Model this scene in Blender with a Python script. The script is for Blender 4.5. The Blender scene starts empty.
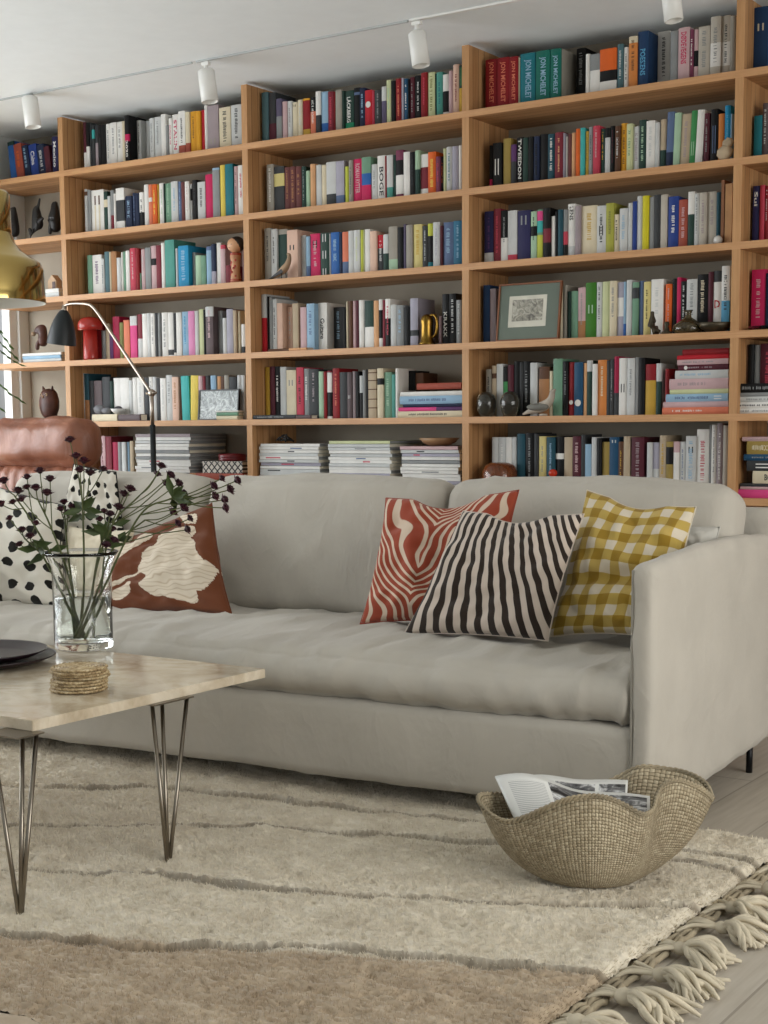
import bpy, bmesh, math, random
from mathutils import Vector, Matrix, noise
R = random.Random(7)
scn = bpy.context.scene
COL = scn.collection
PI = math.pi

# ------------------------------------------------------------------ camera
CAM = Vector((5.4442, -5.2134, 1.05))
YAW, PITCH, ROLL, FPX, CY = 0.5935, -0.1135, -0.0068, 1447.22, 593.96
cf = Vector((-math.sin(YAW)*math.cos(PITCH), math.cos(YAW)*math.cos(PITCH), math.sin(PITCH)))
cr0 = Vector((math.cos(YAW), math.sin(YAW), 0)); cu0 = cr0.cross(cf)
cr = cr0*math.cos(ROLL)+cu0*math.sin(ROLL); cu = cu0*math.cos(ROLL)-cr0*math.sin(ROLL)
def ray(x, y): return cf+cr*((x-384)/FPX)+cu*((CY-y)/FPX)
def aty(x, y, Y): d = ray(x, y); return CAM+d*((Y-CAM.y)/d.y)
def atz(x, y, Z): d = ray(x, y); return CAM+d*((Z-CAM.z)/d.z)
def atx(x, y, X): d = ray(x, y); return CAM+d*((X-CAM.x)/d.x)
def proj(P):
    d = Vector(P)-CAM; w = d.dot(cf); return (384+FPX*d.dot(cr)/w, CY-FPX*d.dot(cu)/w)
cd = bpy.data.cameras.new('camera'); cam = bpy.data.objects.new('camera', cd); COL.objects.link(cam)
m = Matrix((cr, cu, -cf)).transposed().to_4x4(); m.translation = CAM; cam.matrix_world = m
cd.sensor_fit = 'VERTICAL'; cd.sensor_height = 32; cd.lens = FPX/1024*32; cd.shift_y = (CY-512)/1024
cd.clip_start = 0.05; scn.camera = cam

# ------------------------------------------------------------------ materials
def lin(h):
    if isinstance(h, str):
        h = h.lstrip('#'); c = [int(h[i:i+2], 16)/255 for i in (0, 2, 4)]
    else: c = h
    return tuple((v/12.92 if v <= .04045 else ((v+.055)/1.055)**2.4) for v in c)+(1,)
def newmat(name):
    m = bpy.data.materials.new(name); m.use_nodes = True
    nt = m.node_tree; nt.nodes.clear()
    o = nt.nodes.new('ShaderNodeOutputMaterial'); b = nt.nodes.new('ShaderNodeBsdfPrincipled')
    nt.links.new(b.outputs[0], o.inputs[0]); return m, nt, b, o
def N(nt, t, **k):
    n = nt.nodes.new(t)
    for a, v in k.items():
        if a.startswith('i_'):
            key = a[2:]; key = int(key) if key.isdigit() else key.replace('_', ' ')
            n.inputs[key].default_value = v
        else: setattr(n, a, v)
    return n
def L(nt, a, b): nt.links.new(a, b)
def ramp(nt, fac, stops, interp='LINEAR'):
    r = N(nt, 'ShaderNodeValToRGB'); r.color_ramp.interpolation = interp
    while len(r.color_ramp.elements) < len(stops): r.color_ramp.elements.new(.5)
    for e, (p, c) in zip(r.color_ramp.elements, stops): e.position = p; e.color = c if len(c) == 4 else lin(c)
    L(nt, fac, r.inputs[0]); return r.outputs[0]
def coords(nt, kind='Object', scale=(1, 1, 1), rot=(0, 0, 0), loc=(0, 0, 0)):
    t = N(nt, 'ShaderNodeTexCoord'); mp = N(nt, 'ShaderNodeMapping')
    mp.inputs['Scale'].default_value = scale; mp.inputs['Rotation'].default_value = rot; mp.inputs['Location'].default_value = loc
    L(nt, t.outputs[kind], mp.inputs[0]); return mp.outputs[0]
def bump(nt, b, h, strength=.3, dist=.01):
    n = N(nt, 'ShaderNodeBump'); n.inputs['Strength'].default_value = strength; n.inputs['Distance'].default_value = dist
    L(nt, h, n.inputs['Height'])
    if b.inputs['Normal'].is_linked: L(nt, b.inputs['Normal'].links[0].from_socket, n.inputs['Normal'])
    L(nt, n.outputs[0], b.inputs['Normal'])
def noisetex(nt, vec, scale=5, detail=4, rough=.5, dist=0):
    n = N(nt, 'ShaderNodeTexNoise'); n.inputs['Scale'].default_value = scale; n.inputs['Detail'].default_value = detail
    n.inputs['Roughness'].default_value = rough; n.inputs['Distortion'].default_value = dist
    L(nt, vec, n.inputs['Vector']); return n
def mix(nt, fac, a, b, mode='MIX'):
    n = N(nt, 'ShaderNodeMix', data_type='RGBA', blend_type=mode)
    for s, v in ((n.inputs[0], fac), (n.inputs[6], a), (n.inputs[7], b)):
        if hasattr(v, 'links'): L(nt, v, s)
        else: s.default_value = v
    return n.outputs[2]
def math_(nt, op, a, b=0., c=0.):
    n = N(nt, 'ShaderNodeMath', operation=op)
    for s, v in zip(n.inputs, (a, b, c)):
        if hasattr(v, 'links'): L(nt, v, s)
        else: s.default_value = v
    return n.outputs[0]
MC = {}
def plain(name, hexc, rough=.6, metal=0, spec=.4, var=.08, coat=0, bumpy=0):
    if name in MC: return MC[name]
    m, nt, b, o = newmat(name); c = lin(hexc)
    v = noisetex(nt, coords(nt), 14, 3)
    d = tuple(x*(1-var*2) for x in c[:3])+(1,); u = tuple(min(1, x*(1+var)) for x in c[:3])+(1,)
    L(nt, ramp(nt, v.outputs[0], [(.3, d), (.7, u)]), b.inputs['Base Color'])
    b.inputs['Roughness'].default_value = rough; b.inputs['Metallic'].default_value = metal
    b.inputs['Specular IOR Level'].default_value = spec; b.inputs['Coat Weight'].default_value = coat
    if bumpy:
        bump(nt, b, noisetex(nt, coords(nt), 220, 3).outputs[0], .4, bumpy)
    MC[name] = m; return m
def wood(name, light, dark, ax=0, seam=1, rough=.45):
    """boards: grain runs along local axis ax, plank seams across Y"""
    m, nt, b, o = newmat(name)
    sc = [9, 9, 9]; sc[ax] = .9
    v = coords(nt, 'Object', tuple(sc)); n1 = noisetex(nt, v, 3.5, 5, .6, .6)
    sc2 = [60, 60, 60]; sc2[ax] = 2.5; n2 = noisetex(nt, coords(nt, 'Object', tuple(sc2)), 3, 3)
    c = ramp(nt, n1.outputs[0], [(.25, dark), (.5, tuple((a+b_)/2 for a, b_ in zip(lin(light), lin(dark)))), (.75, light)])
    c = mix(nt, .35, c, ramp(nt, n2.outputs[0], [(.3, dark), (.7, light)]))
    if seam:
        t = N(nt, 'ShaderNodeTexCoord'); s = N(nt, 'ShaderNodeSeparateXYZ'); L(nt, t.outputs['Object'], s.inputs[0])
        f = math_(nt, 'FRACT', math_(nt, 'MULTIPLY', math_(nt, 'ADD', s.outputs[1], .012), 22))
        fl = math_(nt, 'FLOOR', math_(nt, 'MULTIPLY', math_(nt, 'ADD', s.outputs[1], .012), 22))
        w = N(nt, 'ShaderNodeTexWhiteNoise', noise_dimensions='1D'); L(nt, fl, w.inputs['W'])
        c = mix(nt, .38, c, ramp(nt, w.outputs[0], [(0, dark), (1, light)]))
        line = math_(nt, 'LESS_THAN', f, .07)
        c = mix(nt, math_(nt, 'MULTIPLY', line, .75), c, lin('5c3a20'))
    L(nt, c, b.inputs['Base Color']); b.inputs['Roughness'].default_value = rough
    b.inputs['Specular IOR Level'].default_value = .35
    bump(nt, b, n2.outputs[0], .12, .002); MC[name] = m; return m

# ------------------------------------------------------------------ mesh helpers
class MB:
    def __init__(s): s.v = []; s.f = []; s.mi = []; s.mats = []; s.sm = []; s.uv = {}
    def mat(s, m):
        if m not in s.mats: s.mats.append(m)
        return s.mats.index(m)
    def add(s, vs, fs, m, smooth=False, M=None):
        k = len(s.v); i = s.mat(m)
        s.v += [tuple(M @ Vector(p)) if M else tuple(p) for p in vs]
        for f in fs: s.f.append([a+k for a in f]); s.mi.append(i); s.sm.append(smooth)
    def box(s, x0, y0, z0, x1, y1, z1, m, bev=0, M=None):
        if bev:
            bm = bmesh.new(); bmesh.ops.create_cube(bm, size=1)
            for v in bm.verts: v.co = Vector(((x0+x1)/2+v.co.x*(x1-x0), (y0+y1)/2+v.co.y*(y1-y0), (z0+z1)/2+v.co.z*(z1-z0)))
            bmesh.ops.bevel(bm, geom=bm.edges[:]+bm.verts[:], offset=min(bev, .45*min(x1-x0, y1-y0, z1-z0)), segments=2, affect='EDGES')
            s.addbm(bm, m, False, M); return
        vs = [(x, y, z) for x in (x0, x1) for y in (y0, y1) for z in (z0, z1)]
        s.add(vs, [(0, 1, 3, 2), (4, 6, 7, 5), (0, 4, 5, 1), (2, 3, 7, 6), (0, 2, 6, 4), (1, 5, 7, 3)], m, False, M)
    def addbm(s, bm, m, smooth=False, M=None):
        bm.verts.index_update()
        s.add([v.co[:] for v in bm.verts], [[v.index for v in f.verts] for f in bm.faces], m, smooth, M); bm.free()
    def lathe(s, prof, m, n=32, c=(0, 0, 0), M=None, smooth=True, sx=1, sy=1):
        vs = []; fs = []; k = len(prof)
        for i in range(n):
            a = 2*PI*i/n
            for r, z in prof: vs.append((c[0]+r*math.cos(a)*sx, c[1]+r*math.sin(a)*sy, c[2]+z))
        for i in range(n):
            j = (i+1) % n
            for q in range(k-1):
                fs.append((i*k+q, j*k+q, j*k+q+1, i*k+q+1))
        s.add(vs, fs, m, smooth, M)
    def tube(s, pts, r, m, n=8, cap=True, M=None):
        pts = [Vector(p) for p in pts]; rs = r if isinstance(r, (list, tuple)) else [r]*len(pts)
        vs = []; fs = []; up = None
        for i, p in enumerate(pts):
            t = (pts[min(i+1, len(pts)-1)]-pts[max(i-1, 0)]).normalized()
            if up is None: up = t.orthogonal().normalized()
            else:
                up = (up-t*up.dot(t)); up = up.normalized() if up.length > 1e-6 else t.orthogonal().normalized()
            w = t.cross(up)
            for q in range(n):
                a = 2*PI*q/n; vs.append(p+(up*math.cos(a)+w*math.sin(a))*rs[i])
        for i in range(len(pts)-1):
            for q in range(n):
                q2 = (q+1) % n; fs.append((i*n+q, i*n+q2, (i+1)*n+q2, (i+1)*n+q))
        if cap: fs.append(tuple(range(n))[::-1]); fs.append(tuple((len(pts)-1)*n+q for q in range(n)))
        s.add(vs, fs, m, True, M)
    def ball(s, c, r, m, u=16, v=10, sc=(1, 1, 1), M=None, fn=None):
        bm = bmesh.new(); bmesh.ops.create_uvsphere(bm, u_segments=u, v_segments=v, radius=1)
        for q in bm.verts:
            p = q.co.copy()
            if fn: p = fn(p)
            q.co = Vector((c[0]+p.x*r*sc[0], c[1]+p.y*r*sc[1], c[2]+p.z*r*sc[2]))
        s.addbm(bm, m, True, M)
    def build(s, name, parent=None, loc=None):
        me = bpy.data.meshes.new(name); me.from_pydata(s.v, [], s.f)
        for m in s.mats: me.materials.append(m)
        me.polygons.foreach_set('material_index', s.mi); me.polygons.foreach_set('use_smooth', s.sm)
        bm = bmesh.new(); bm.from_mesh(me); bmesh.ops.recalc_face_normals(bm, faces=bm.faces[:]); bm.to_mesh(me); bm.free()
        o = bpy.data.objects.new(name, me); COL.objects.link(o)
        if loc is not None:
            loc = Vector(loc); me.transform(Matrix.Translation(-loc)); o.location = loc
        if parent is not None:
            o.parent = parent; o.matrix_parent_inverse = Matrix.Translation(-parent.location) if loc is None or True else o.matrix_parent_inverse
        me.update(); return o
def tag(o, label, cat, group=None, kind=None):
    o['label'] = label; o['category'] = cat
    if group: o['group'] = group
    if kind: o['kind'] = kind
    return o
def thing(name, label, cat, loc=(0, 0, 0), group=None):
    o = bpy.data.objects.new(name, None); COL.objects.link(o); o.location = loc; o.empty_display_size = .05
    return tag(o, label, cat, group)
def struct(o): o['kind'] = 'structure'; return o
def sbump(nt, b, scale, dist): bump(nt, b, noisetex(nt, coords(nt), scale, 5).outputs[0], .5, dist)
def catmull(P, n=8):
    P = [Vector(p) for p in P]; P = [P[0]*2-P[1]]+P+[P[-1]*2-P[-2]]; o = []
    for i in range(1, len(P)-2):
        for k in range(n):
            t = k/n; a, b, c, d = P[i-1:i+3]
            o.append(.5*((2*b)+(c-a)*t+(2*a-5*b+4*c-d)*t*t+(3*b-a-3*c+d)*t**3))
    return o+[P[-2]]

# ------------------------------------------------------------------ room
ZC = 2.6; XL = -.62; XR = 7.4; YW = .335
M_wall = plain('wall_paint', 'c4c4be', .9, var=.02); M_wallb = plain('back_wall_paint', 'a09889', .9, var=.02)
M_ceil = plain('ceiling_paint', 'e6eaeb', .95, var=.01)
m, nt, b, o = newmat('floor_planks'); M_floor = m
v = coords(nt, 'Object', (1, 1, 1), (0, 0, PI/2))
br = N(nt, 'ShaderNodeTexBrick'); L(nt, v, br.inputs[0]); br.inputs['Scale'].default_value = 1
br.inputs['Color1'].default_value = lin('b9b1a4'); br.inputs['Color2'].default_value = lin('a79e90'); br.inputs['Mortar'].default_value = lin('7d7468')
br.inputs['Mortar Size'].default_value = .003; br.inputs['Brick Width'].default_value = 2.2; br.inputs['Row Height'].default_value = .19
g = noisetex(nt, coords(nt, 'Object', (22, 1.3, 1)), 3, 5, .6)
L(nt, mix(nt, .35, br.outputs[0], ramp(nt, g.outputs[0], [(.3, '948a7c'), (.7, 'c4bdb1')])), b.inputs['Base Color'])
b.inputs['Roughness'].default_value = .5; bump(nt, b, g.outputs[0], .1, .002)
def slab(name, *a, m=None):
    q = MB(); q.box(*a, m); return struct(q.build(name))
slab('floor', XL-.1, -6.5, -.05, XR+.1, YW+.1, 0, m=M_floor)
slab('ceiling', XL-.1, -6.5, ZC, XR+.1, YW+.1, ZC+.08, m=M_ceil)
slab('wall_back', XL-.1, YW, 0, XR+.1, YW+.1, ZC, m=M_wallb)
def wall_open(name, x0, x1, holes, y0, y1, M_wall):
    q = MB(); ys = [y0]
    for a, b_, z0, z1 in holes:
        q.box(x0, ys[-1], 0, x1, a, ZC, M_wall); q.box(x0, a, 0, x1, b_, z0, M_wall); q.box(x0, a, z1, x1, b_, ZC, M_wall); ys.append(b_)
    q.box(x0, ys[-1], 0, x1, y1, ZC, M_wall); return struct(q.build(name))
WL = (-4.6, .27, .35, 2.12); WR = (-4.6, -.9, .3, 2.4)
wall_open('wall_left', XL-.1, XL, [WL], -6.5, YW, plain('window_wall_paint', 'e4e8e6', .9, var=.01))
wall_open('wall_right', XR, XR+.1, [WR], -6.5, YW, M_wall)
M_white = plain('white_lacquer', 'e6e6e2', .35, var=.01)
M_pane = None
m, nt, b, o = newmat('window_glass'); b.inputs['Transmission Weight'].default_value = 1; b.inputs['Roughness'].default_value = 0; b.inputs['IOR'].default_value = 1.45
tr = N(nt, 'ShaderNodeBsdfTransparent'); gl = N(nt, 'ShaderNodeBsdfGlossy'); gl.inputs['Roughness'].default_value = .02; ms = N(nt, 'ShaderNodeMixShader'); ms.inputs[0].default_value = .06
L(nt, tr.outputs[0], ms.inputs[1]); L(nt, gl.outputs[0], ms.inputs[2]); L(nt, ms.outputs[0], o.inputs[0]); M_pane = m
for nm, x, (a, b_, z0, z1), nv in (('window_1', XL-.05, WL, 4), ('window_2', XR+.05, WR, 3)):
    q = MB(); t = .05
    q.box(x-.03, a, z0, x+.03, b_, z0+t, M_white); q.box(x-.03, a, z1-t, x+.03, b_, z1, M_white)
    for i in range(nv+1):
        y = a+(b_-a-t)*i/nv; q.box(x-.029, y, z0+.002, x+.029, y+t, z1-.002, M_white)
    w = struct(q.build(nm)); g_ = MB(); g_.box(x-.003, a+.01, z0+.01, x+.003, b_-.01, z1-.01, M_pane); p = g_.build('pane', w)

# ------------------------------------------------------------------ bookshelf
XU = [0.0, 1.1701, 2.3247, 3.4779, 4.62]; ZS = [None, 2.3315, 2.0228, 1.7227, 1.4015, 1.0976, .785, .46, .10]
TB = .027; TU = .032
M_wx = wood('oak_board', 'd4a679', '9c6c40', 0); M_wz = wood('oak_upright', 'cc9f70', '96683e', 2)
shelf = thing('bookshelf', 'wall-wide built-in oak bookshelf with thick boards reaching from floor to ceiling', 'bookshelf', (2.0, .15, 0))
zt = [ZC-.012]+ZS[1:]
for k, X in enumerate(XU):
    q = MB()
    for i in range(len(zt)-1): q.box(X, .001, zt[i+1], X+TU, YW-.002, zt[i]-(TB if i else 0), M_wz)
    q.box(X, .001, 0, X+TU, YW-.002, ZS[8]-TB, M_wz); q.build('upright', shelf)
for i in range(1, 9):
    q = MB(); z = ZS[i]; q.box(XL+.012, 0, z-TB, 5.6, YW-.002, z, M_wx, .0015); q.build('shelf', shelf)
# ------------------------------------------------------------------ books
PAL = dict(wht=('e2e0da', 'white'), lgt=('c6c8c6', 'pale grey'), crm=('d6c9aa', 'cream'), bge=('b7a488', 'beige'), gry=('8b8e8e', 'grey'),
 dgy=('3a3c3e', 'dark grey'), blk=('121213', 'black'), nvy=('1f2a46', 'navy blue'), blu=('2a62ac', 'blue'), lbl=('8fb2cc', 'light blue'),
 sky=('58a4cc', 'sky blue'), cya=('1a8cbc', 'bright blue'), tea=('1b7480', 'teal'), trq=('3cb0ac', 'turquoise'), tsg=('4b9588', 'sea green'),
 sgr=('6d977c', 'sage green'), grn=('3b8a4c', 'green'), dgr=('28423a', 'dark green'), lgr=('a2c2a2', 'pale green'), lim=('bcc242', 'lime green'),
 yel=('e2c850', 'yellow'), byl=('d0c41c', 'bright yellow'), mus=('c39a34', 'mustard'), amb=('dc9a20', 'amber yellow'), ora=('e0601e', 'orange'), orp=('d4803c', 'light orange'),
 pch=('d6a070', 'peach'), sal=('dc7858', 'salmon'), red=('c0202c', 'red'), drd=('8e1a20', 'dark red'), crs=('cc2058', 'crimson'), crd=('a41840', 'raspberry'),
 rse=('c43c50', 'rose red'), pnk=('dc4484', 'hot pink'), ppk=('d886b4', 'lilac pink'), lpk=('c8a6a8', 'pale pink'), bur=('55202c', 'burgundy'),
 brn=('5c3c28', 'brown'), tan=('a87448', 'tan'), pur=('5e3868', 'purple'), lav=('a6a3b2', 'lavender'), stb=('586c90', 'slate blue'), olv=('787840', 'olive'),
 mar=('7c2632', 'maroon'), mve=('9c8e92', 'mauve grey'), stl=('4c6c72', 'slate teal'), lvd=('5e5670', 'dusky purple'), gbg=('9c968a', 'grey beige'),
 emr=('1c8a60', 'emerald'), cgr=('c6cc9a', 'pale lime'), pet=('1e4c6e', 'petrol blue'), lpe=('deb8a2', 'pale peach'), mbr=('6a3a38', 'brownish red'),
 dtl=('204c5a', 'dark teal'), ycr=('d2c27a', 'straw yellow'), sea=('2a6c8c', 'sea blue'), tgr=('166a5c', 'teal green'), mbl=('1f3c62', 'midnight blue'),
 stn=('bab2a4', 'stone grey'), ind=('2a2854', 'indigo'), ryl=('26408c', 'royal blue'), brk=('a44c3a', 'brick red'), olm=('a4a440', 'olive yellow'),
 fgr=('38761e', 'leaf green'), mdg=('625456', 'brown grey'), plm=('7a3852', 'plum'), mus2=('9c8440', 'dull gold'))
def soft(h, k=.92, g=.96):
    c = [int(h[i:i+2], 16)/255 for i in (0, 2, 4)]; l = .3*c[0]+.59*c[1]+.11*c[2]; return tuple((l+(v-l)*k)*g for v in c)
def pm(k): return plain('book_'+PAL[k][1].replace(' ', '_'), soft(PAL[k][0]), .55, spec=.22, var=.05)
M_page = plain('page_paper', 'd9d2c0', .9)
TXT = {}
def textmesh(s, bold=True):
    if s in TXT: return TXT[s]
    c = bpy.data.curves.new('t', 'FONT'); c.body = s; c.size = 1; c.resolution_u = 2; c.offset = .02 if bold else 0
    o = bpy.data.objects.new('t', c); COL.objects.link(o); dg = bpy.context.evaluated_depsgraph_get()
    me = o.evaluated_get(dg).to_mesh(); vs = [v.co.copy() for v in me.vertices]; fs = [list(p.vertices) for p in me.polygons]
    o.to_mesh_clear(); bpy.data.objects.remove(o); bpy.data.curves.remove(c)
    x0 = min(v.x for v in vs); x1 = max(v.x for v in vs); y0 = min(v.y for v in vs); y1 = max(v.y for v in vs)
    vs = [((v.x-x0)/(x1-x0)-.5, (v.y-y0)/(y1-y0)-.5) for v in vs]; TXT[s] = (vs, fs, (x1-x0)/(y1-y0)); return TXT[s]
def spine_y(x, w): return .0035*(2*x/w-1)**2
def book_mb(w, h, d, col, marks, rng, q=None, M=None):
    """x thickness, y depth from spine, z height"""
    q = q or MB(); c = pm(col); t = min(.0022, w*.2); n = 5
    bands = sorted([m for m in marks if m[0] == 'b'], key=lambda m: m[2])
    cuts = [0, h]
    for m_ in bands: cuts += [h*(1-m_[2]), h*(1-m_[3])]
    cuts = sorted(set(round(min(max(z, 0), h), 5) for z in cuts))
    def colat(z):
        for m_ in bands:
            if h*(1-m_[3])-1e-4 <= z <= h*(1-m_[2])+1e-4: return pm(m_[1])
        return c
    xs = [w*i/n for i in range(n+1)]
    for z0, z1 in zip(cuts[:-1], cuts[1:]):
        mm = colat((z0+z1)/2)
        prof = [(x, spine_y(x, w)) for x in xs]+[(w, .012), (w-t, .012)]+[(t, .012), (0, .012)]
        k = len(prof); vs = [(x, y, z) for z in (z0, z1) for x, y in prof]
        fs = [(i, (i+1) % k, (i+1) % k+k, i+k) for i in range(k)]
        q.add(vs, fs, mm, False, M)
    prof = [(x, spine_y(x, w)) for x in xs]+[(w, .012), (0, .012)]
    for z in (0, h): q.add([(x, y, z) for x, y in prof], [tuple(range(len(prof)))], c, False, M)
    q.box(0, .012, 0, t, d, h, c, M=M); q.box(w-t, .012, 0, w, d, h, ([pm(m_[1]) for m_ in marks if m_[0] == 'k'] or [c])[0], M=M)
    q.box(t, .012, .003, w-t, d-.004, h-.003, M_page, M=M)
    for m_ in marks:
        if m_[0] == 't':      # real words, read top to bottom
            vs, fs, ar = textmesh(m_[1]); f0, f1 = m_[3], m_[4]
            ln = (f1-f0)*h; hh = w*.5; cz = h*(1-(f0+f1)/2)
            if m_[5]: pts = [(w/2+x*w*.7, -.0006+spine_y(w/2+x*w*.7, w), cz+y*ln) for x, y in vs]     # upright word
            else: pts = [(w/2+y*hh, -.0006+spine_y(w/2+y*hh, w), cz-x*ln) for x, y in vs]
            q.add(pts, fs, pm(m_[2]), False, M)
        if m_[0] == 's':      # illegible small lettering
            z = h*rng.uniform(.82, .93); zend = h*rng.uniform(.2, .4); hw = w*rng.uniform(.12, .22)
            while z > zend:
                l = rng.uniform(.003, .007)
                if rng.random() < .82:
                    a = w/2-hw*rng.uniform(.6, 1); b_ = w/2+hw*rng.uniform(.6, 1)
                    q.add([(a, -.0004+spine_y(a, w), z), (b_, -.0004+spine_y(b_, w), z), (b_, -.0004+spine_y(b_, w), z-l*.6), (a, -.0004+spine_y(a, w), z-l*.6)], [(0, 1, 2, 3)], pm(m_[1]), False, M)
                z -= l
        if m_[0] == 'p':      # inner panel narrower than the spine
            a, b_ = w*.28, w*.72; z1 = h*(1-m_[2]); z0 = h*(1-m_[3])
            q.add([(a, -.0005+spine_y(a, w), z0), (b_, -.0005+spine_y(b_, w), z0), (b_, -.0005+spine_y(b_, w), z1), (a, -.0005+spine_y(a, w), z1)], [(0, 1, 2, 3)], pm(m_[1]), False, M)
        if m_[0] == 'c':      # round publisher's disc
            r = w*.36; cz = h*(1-m_[2]); q.add([(w/2+r*math.cos(a), -.0008, cz+r*math.sin(a)) for a in [i*PI/8 for i in range(16)]], [tuple(range(16))], pm(m_[1]), False, M)
    return q
def parse(tok):
    if tok.startswith('~'): return ('s', tok[1:])
    if tok.startswith('T:'):
        p = tok.split(':'); f = [float(v) for v in p[3].split('-')]; return ('t', p[1].replace('_', ' '), p[2], f[0], f[1], len(p) > 4)
    if tok[0] == 'K': return ('k', tok[1:], 0, 0)
    k, f = tok.split('@')
    if k.startswith('O'): return ('c', k[1:], float(f))
    f = [float(v) for v in f.split('-')]
    if k.startswith('P'): return ('p', k[1:], f[0], f[1])
    return ('b', k, f[0], f[1])
# every line: left, right, top (crop pixels), colour, marks; 'g' = stands against the cover before it, 'Ln' leans n pixels
CELLS = {}
def cell(bay, row, ox, oy, s, txt): CELLS.setdefault((bay, row), []).append((ox, oy, s, txt))
cell('L', 1, 80, 90, 8.533, """28 50 272 bur wht@.62-.95;50 76 275 blk wht@.5-1;76 97 280 dgy;100 120 300 dgy trq@.1-.3;120 146 300 mve dgy@0-.4;150 182 295 blk ~dgy;183 214 292 blk
218 255 290 wht ~gry;257 308 278 wht ~gry;310 356 272 wht ~gry;358 379 265 crm;380 414 215 blk crs@.38-.52 T:2020:wht:.5-.84;484 518 258 lgt ~dgy g;560 590 262 lgt g;592 628 240 lgt ~gry;630 686 230 lgt ~gry;690 728 205 wht;730 750 300 gry""")
cell('L', 1, 160, 85, 8.533, """74 101 285 wht ~crs;102 153 252 wht T:STALIN:crs:.12-.8;155 212 222 wht ~dgy brk@.74-.9;214 250 230 crm brk@.7-1;254 305 225 amb ~brn;306 340 222 amb;343 374 215 red ~drd;378 402 172 wht;403 496 172 mve Pgbg@.7-.82;503 600 190 crm ~dgy;604 696 168 lgt ~dgy""")
cell('L', 2, 80, 155, 8.533, """38 62 292 lgt brn@.05-.14;64 90 300 gry;94 198 298 wht Pbrn@.13-.34 Pcrm@.35-.98;201 232 310 dgr crm@.2-.38;234 258 350 lgt;259 285 300 gry mar@.6-1;286 303 330 wht;305 374 282 wht dgy@.28-.77
386 440 350 nvy ~lbl;442 470 325 nvy ~stb;472 502 325 nvy;505 541 318 wht blk@.55-1 ~dgy;546 582 252 wht;584 613 252 sal wht@.3-.4;614 652 250 ora ~yel;653 673 250 mus;676 716 240 wht ~lgr""")
cell('L', 2, 160, 150, 8.533, """28 39 285 dgr;40 88 285 sgr ~lgr;91 148 268 lgt ~lbl;150 177 270 stb ~lbl;179 209 272 mbr;211 246 268 wht ~lpk;247 272 290 lgt blk@.12-.42;274 312 255 blk ~dgy;314 379 272 lgt ~dgy;381 444 208 crs;446 505 152 gry lbl@0-.04;512 552 128 yel;554 620 118 tea;628 660 140 lpk ~dgy;663 714 130 wht ~rse""")
cell('L', 3, 80, 220, 8.533, """62 100 300 sgr;102 180 298 wht ~pur;182 204 330 lgt ~dgy;206 246 270 stl;249 263 272 crm;264 309 268 tan ;312 345 322 lgt;346 361 275 wht;362 386 270 sgr;388 420 262 wht;424 472 240 rse ~lpk;474 500 241 drd;503 520 455 sgr g;522 551 250 lpk ~lgt;553 600 235 gry;602 645 220 lpk blk@.28-.43;648 690 215 mar;692 720 195 wht""")
cell('L', 3, 160, 215, 8.533, """40 119 212 tsg;132 150 285 lgt;153 240 262 cya ~lbl;275 299 320 gry g;301 345 345 lgr;347 388 345 sgr;394 434 268 lbl stb@0-.1;436 470 248 nvy lav@.65-1;473 513 238 wht;515 554 255 lpk rse@0-.1;558 602 470 mar;700 718 225 lpk""")
cell('L', 4, 70, 285, 8.533, """75 110 330 dgr;112 150 330 blk;200 262 335 drd;266 298 390 gry;299 331 330 bge;332 362 400 pur;364 419 270 crd;421 453 320 olv;456 506 300 sal;511 566 265 pnk lgt@0-.22;568 608 250 mar lgt@.55-1;610 656 245 wht;657 686 240 lgt;687 720 242 wht ~gry;722 746 240 dgy;748 768 240 gry""")
cell('L', 4, 160, 285, 8.533, """14 63 235 wht ~gry;65 112 235 wht dgy@.83-.95;113 135 240 dgy wht@.9-1;136 180 235 wht;183 236 228 lbl ~cya;238 291 222 ppk;293 323 222 lgt;325 366 208 cgr;368 385 210 blk;387 449 185 mdg lgt@0-.2 ~lpk;495 530 220 gry g;533 565 282 lgt;567 620 205 lav;622 651 215 bge;653 682 222 crm;692 724 335 wht dgy@.75-1""")
cell('L', 5, 70, 350, 8.533, """62 118 200 lgt;120 158 202 dtl tan@.55-1;164 201 262 dgy g;204 269 262 mdg;274 338 230 dgy;340 364 265 dgr;366 426 240 wht;428 500 238 wht;502 531 258 lgt;533 568 235 wht;570 626 235 wht ~lgt;632 672 235 dgy;674 705 230 wht ~gry;707 735 230 lgt;738 768 240 dgy""")
cell('L', 5, 160, 350, 8.533, """0 48 240 wht ~lgt;49 98 215 lgt ~gry;101 153 230 lpe ~tan;155 182 235 brn;184 250 222 trq L-10;254 316 218 yel L12;326 360 220 lpk;362 386 225 mar;388 429 218 blk;431 475 218 lbl;477 508 225 pch;511 542 225 brn;546 586 215 gbg;588 650 230 dgy;658 690 215 lgt ~gry;692 722 215 lgt""")
cell('L', 6, 80, 420, 4.518, """92 113 72 lpk ~bur;115 141 75 mar;143 169 100 crd;171 186 100 gry;188 206 100 lgt;207 223 100 lbl;225 241 95 bge""")
cell('M', 1, 255, 70, 6.982, """45 90 155 stl;91 138 158 dgy bur@.6-1;146 183 200 lvd gry@.4-1;188 218 220 lpk;220 253 218 lgt ~mve;262 295 225 crm Pblk@.06-.12;297 330 208 crm ~lgt;333 380 198 drd amb@0-.05 mus@.76-1;385 420 190 sal blk@0-.35 ~wht;422 453 148 wht dgy@.52-1;456 504 152 lbl blu@.7-1;508 546 150 mar ~rse;547 557 152 drd;560 604 138 gbg;606 620 145 dgr;622 682 145 dgr emr@.76-1 T:LÄCKBERG:wht:.15-.75;684 725 125 blk stb@.1-.16;727 763 125 nvy ~lbl""")
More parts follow.
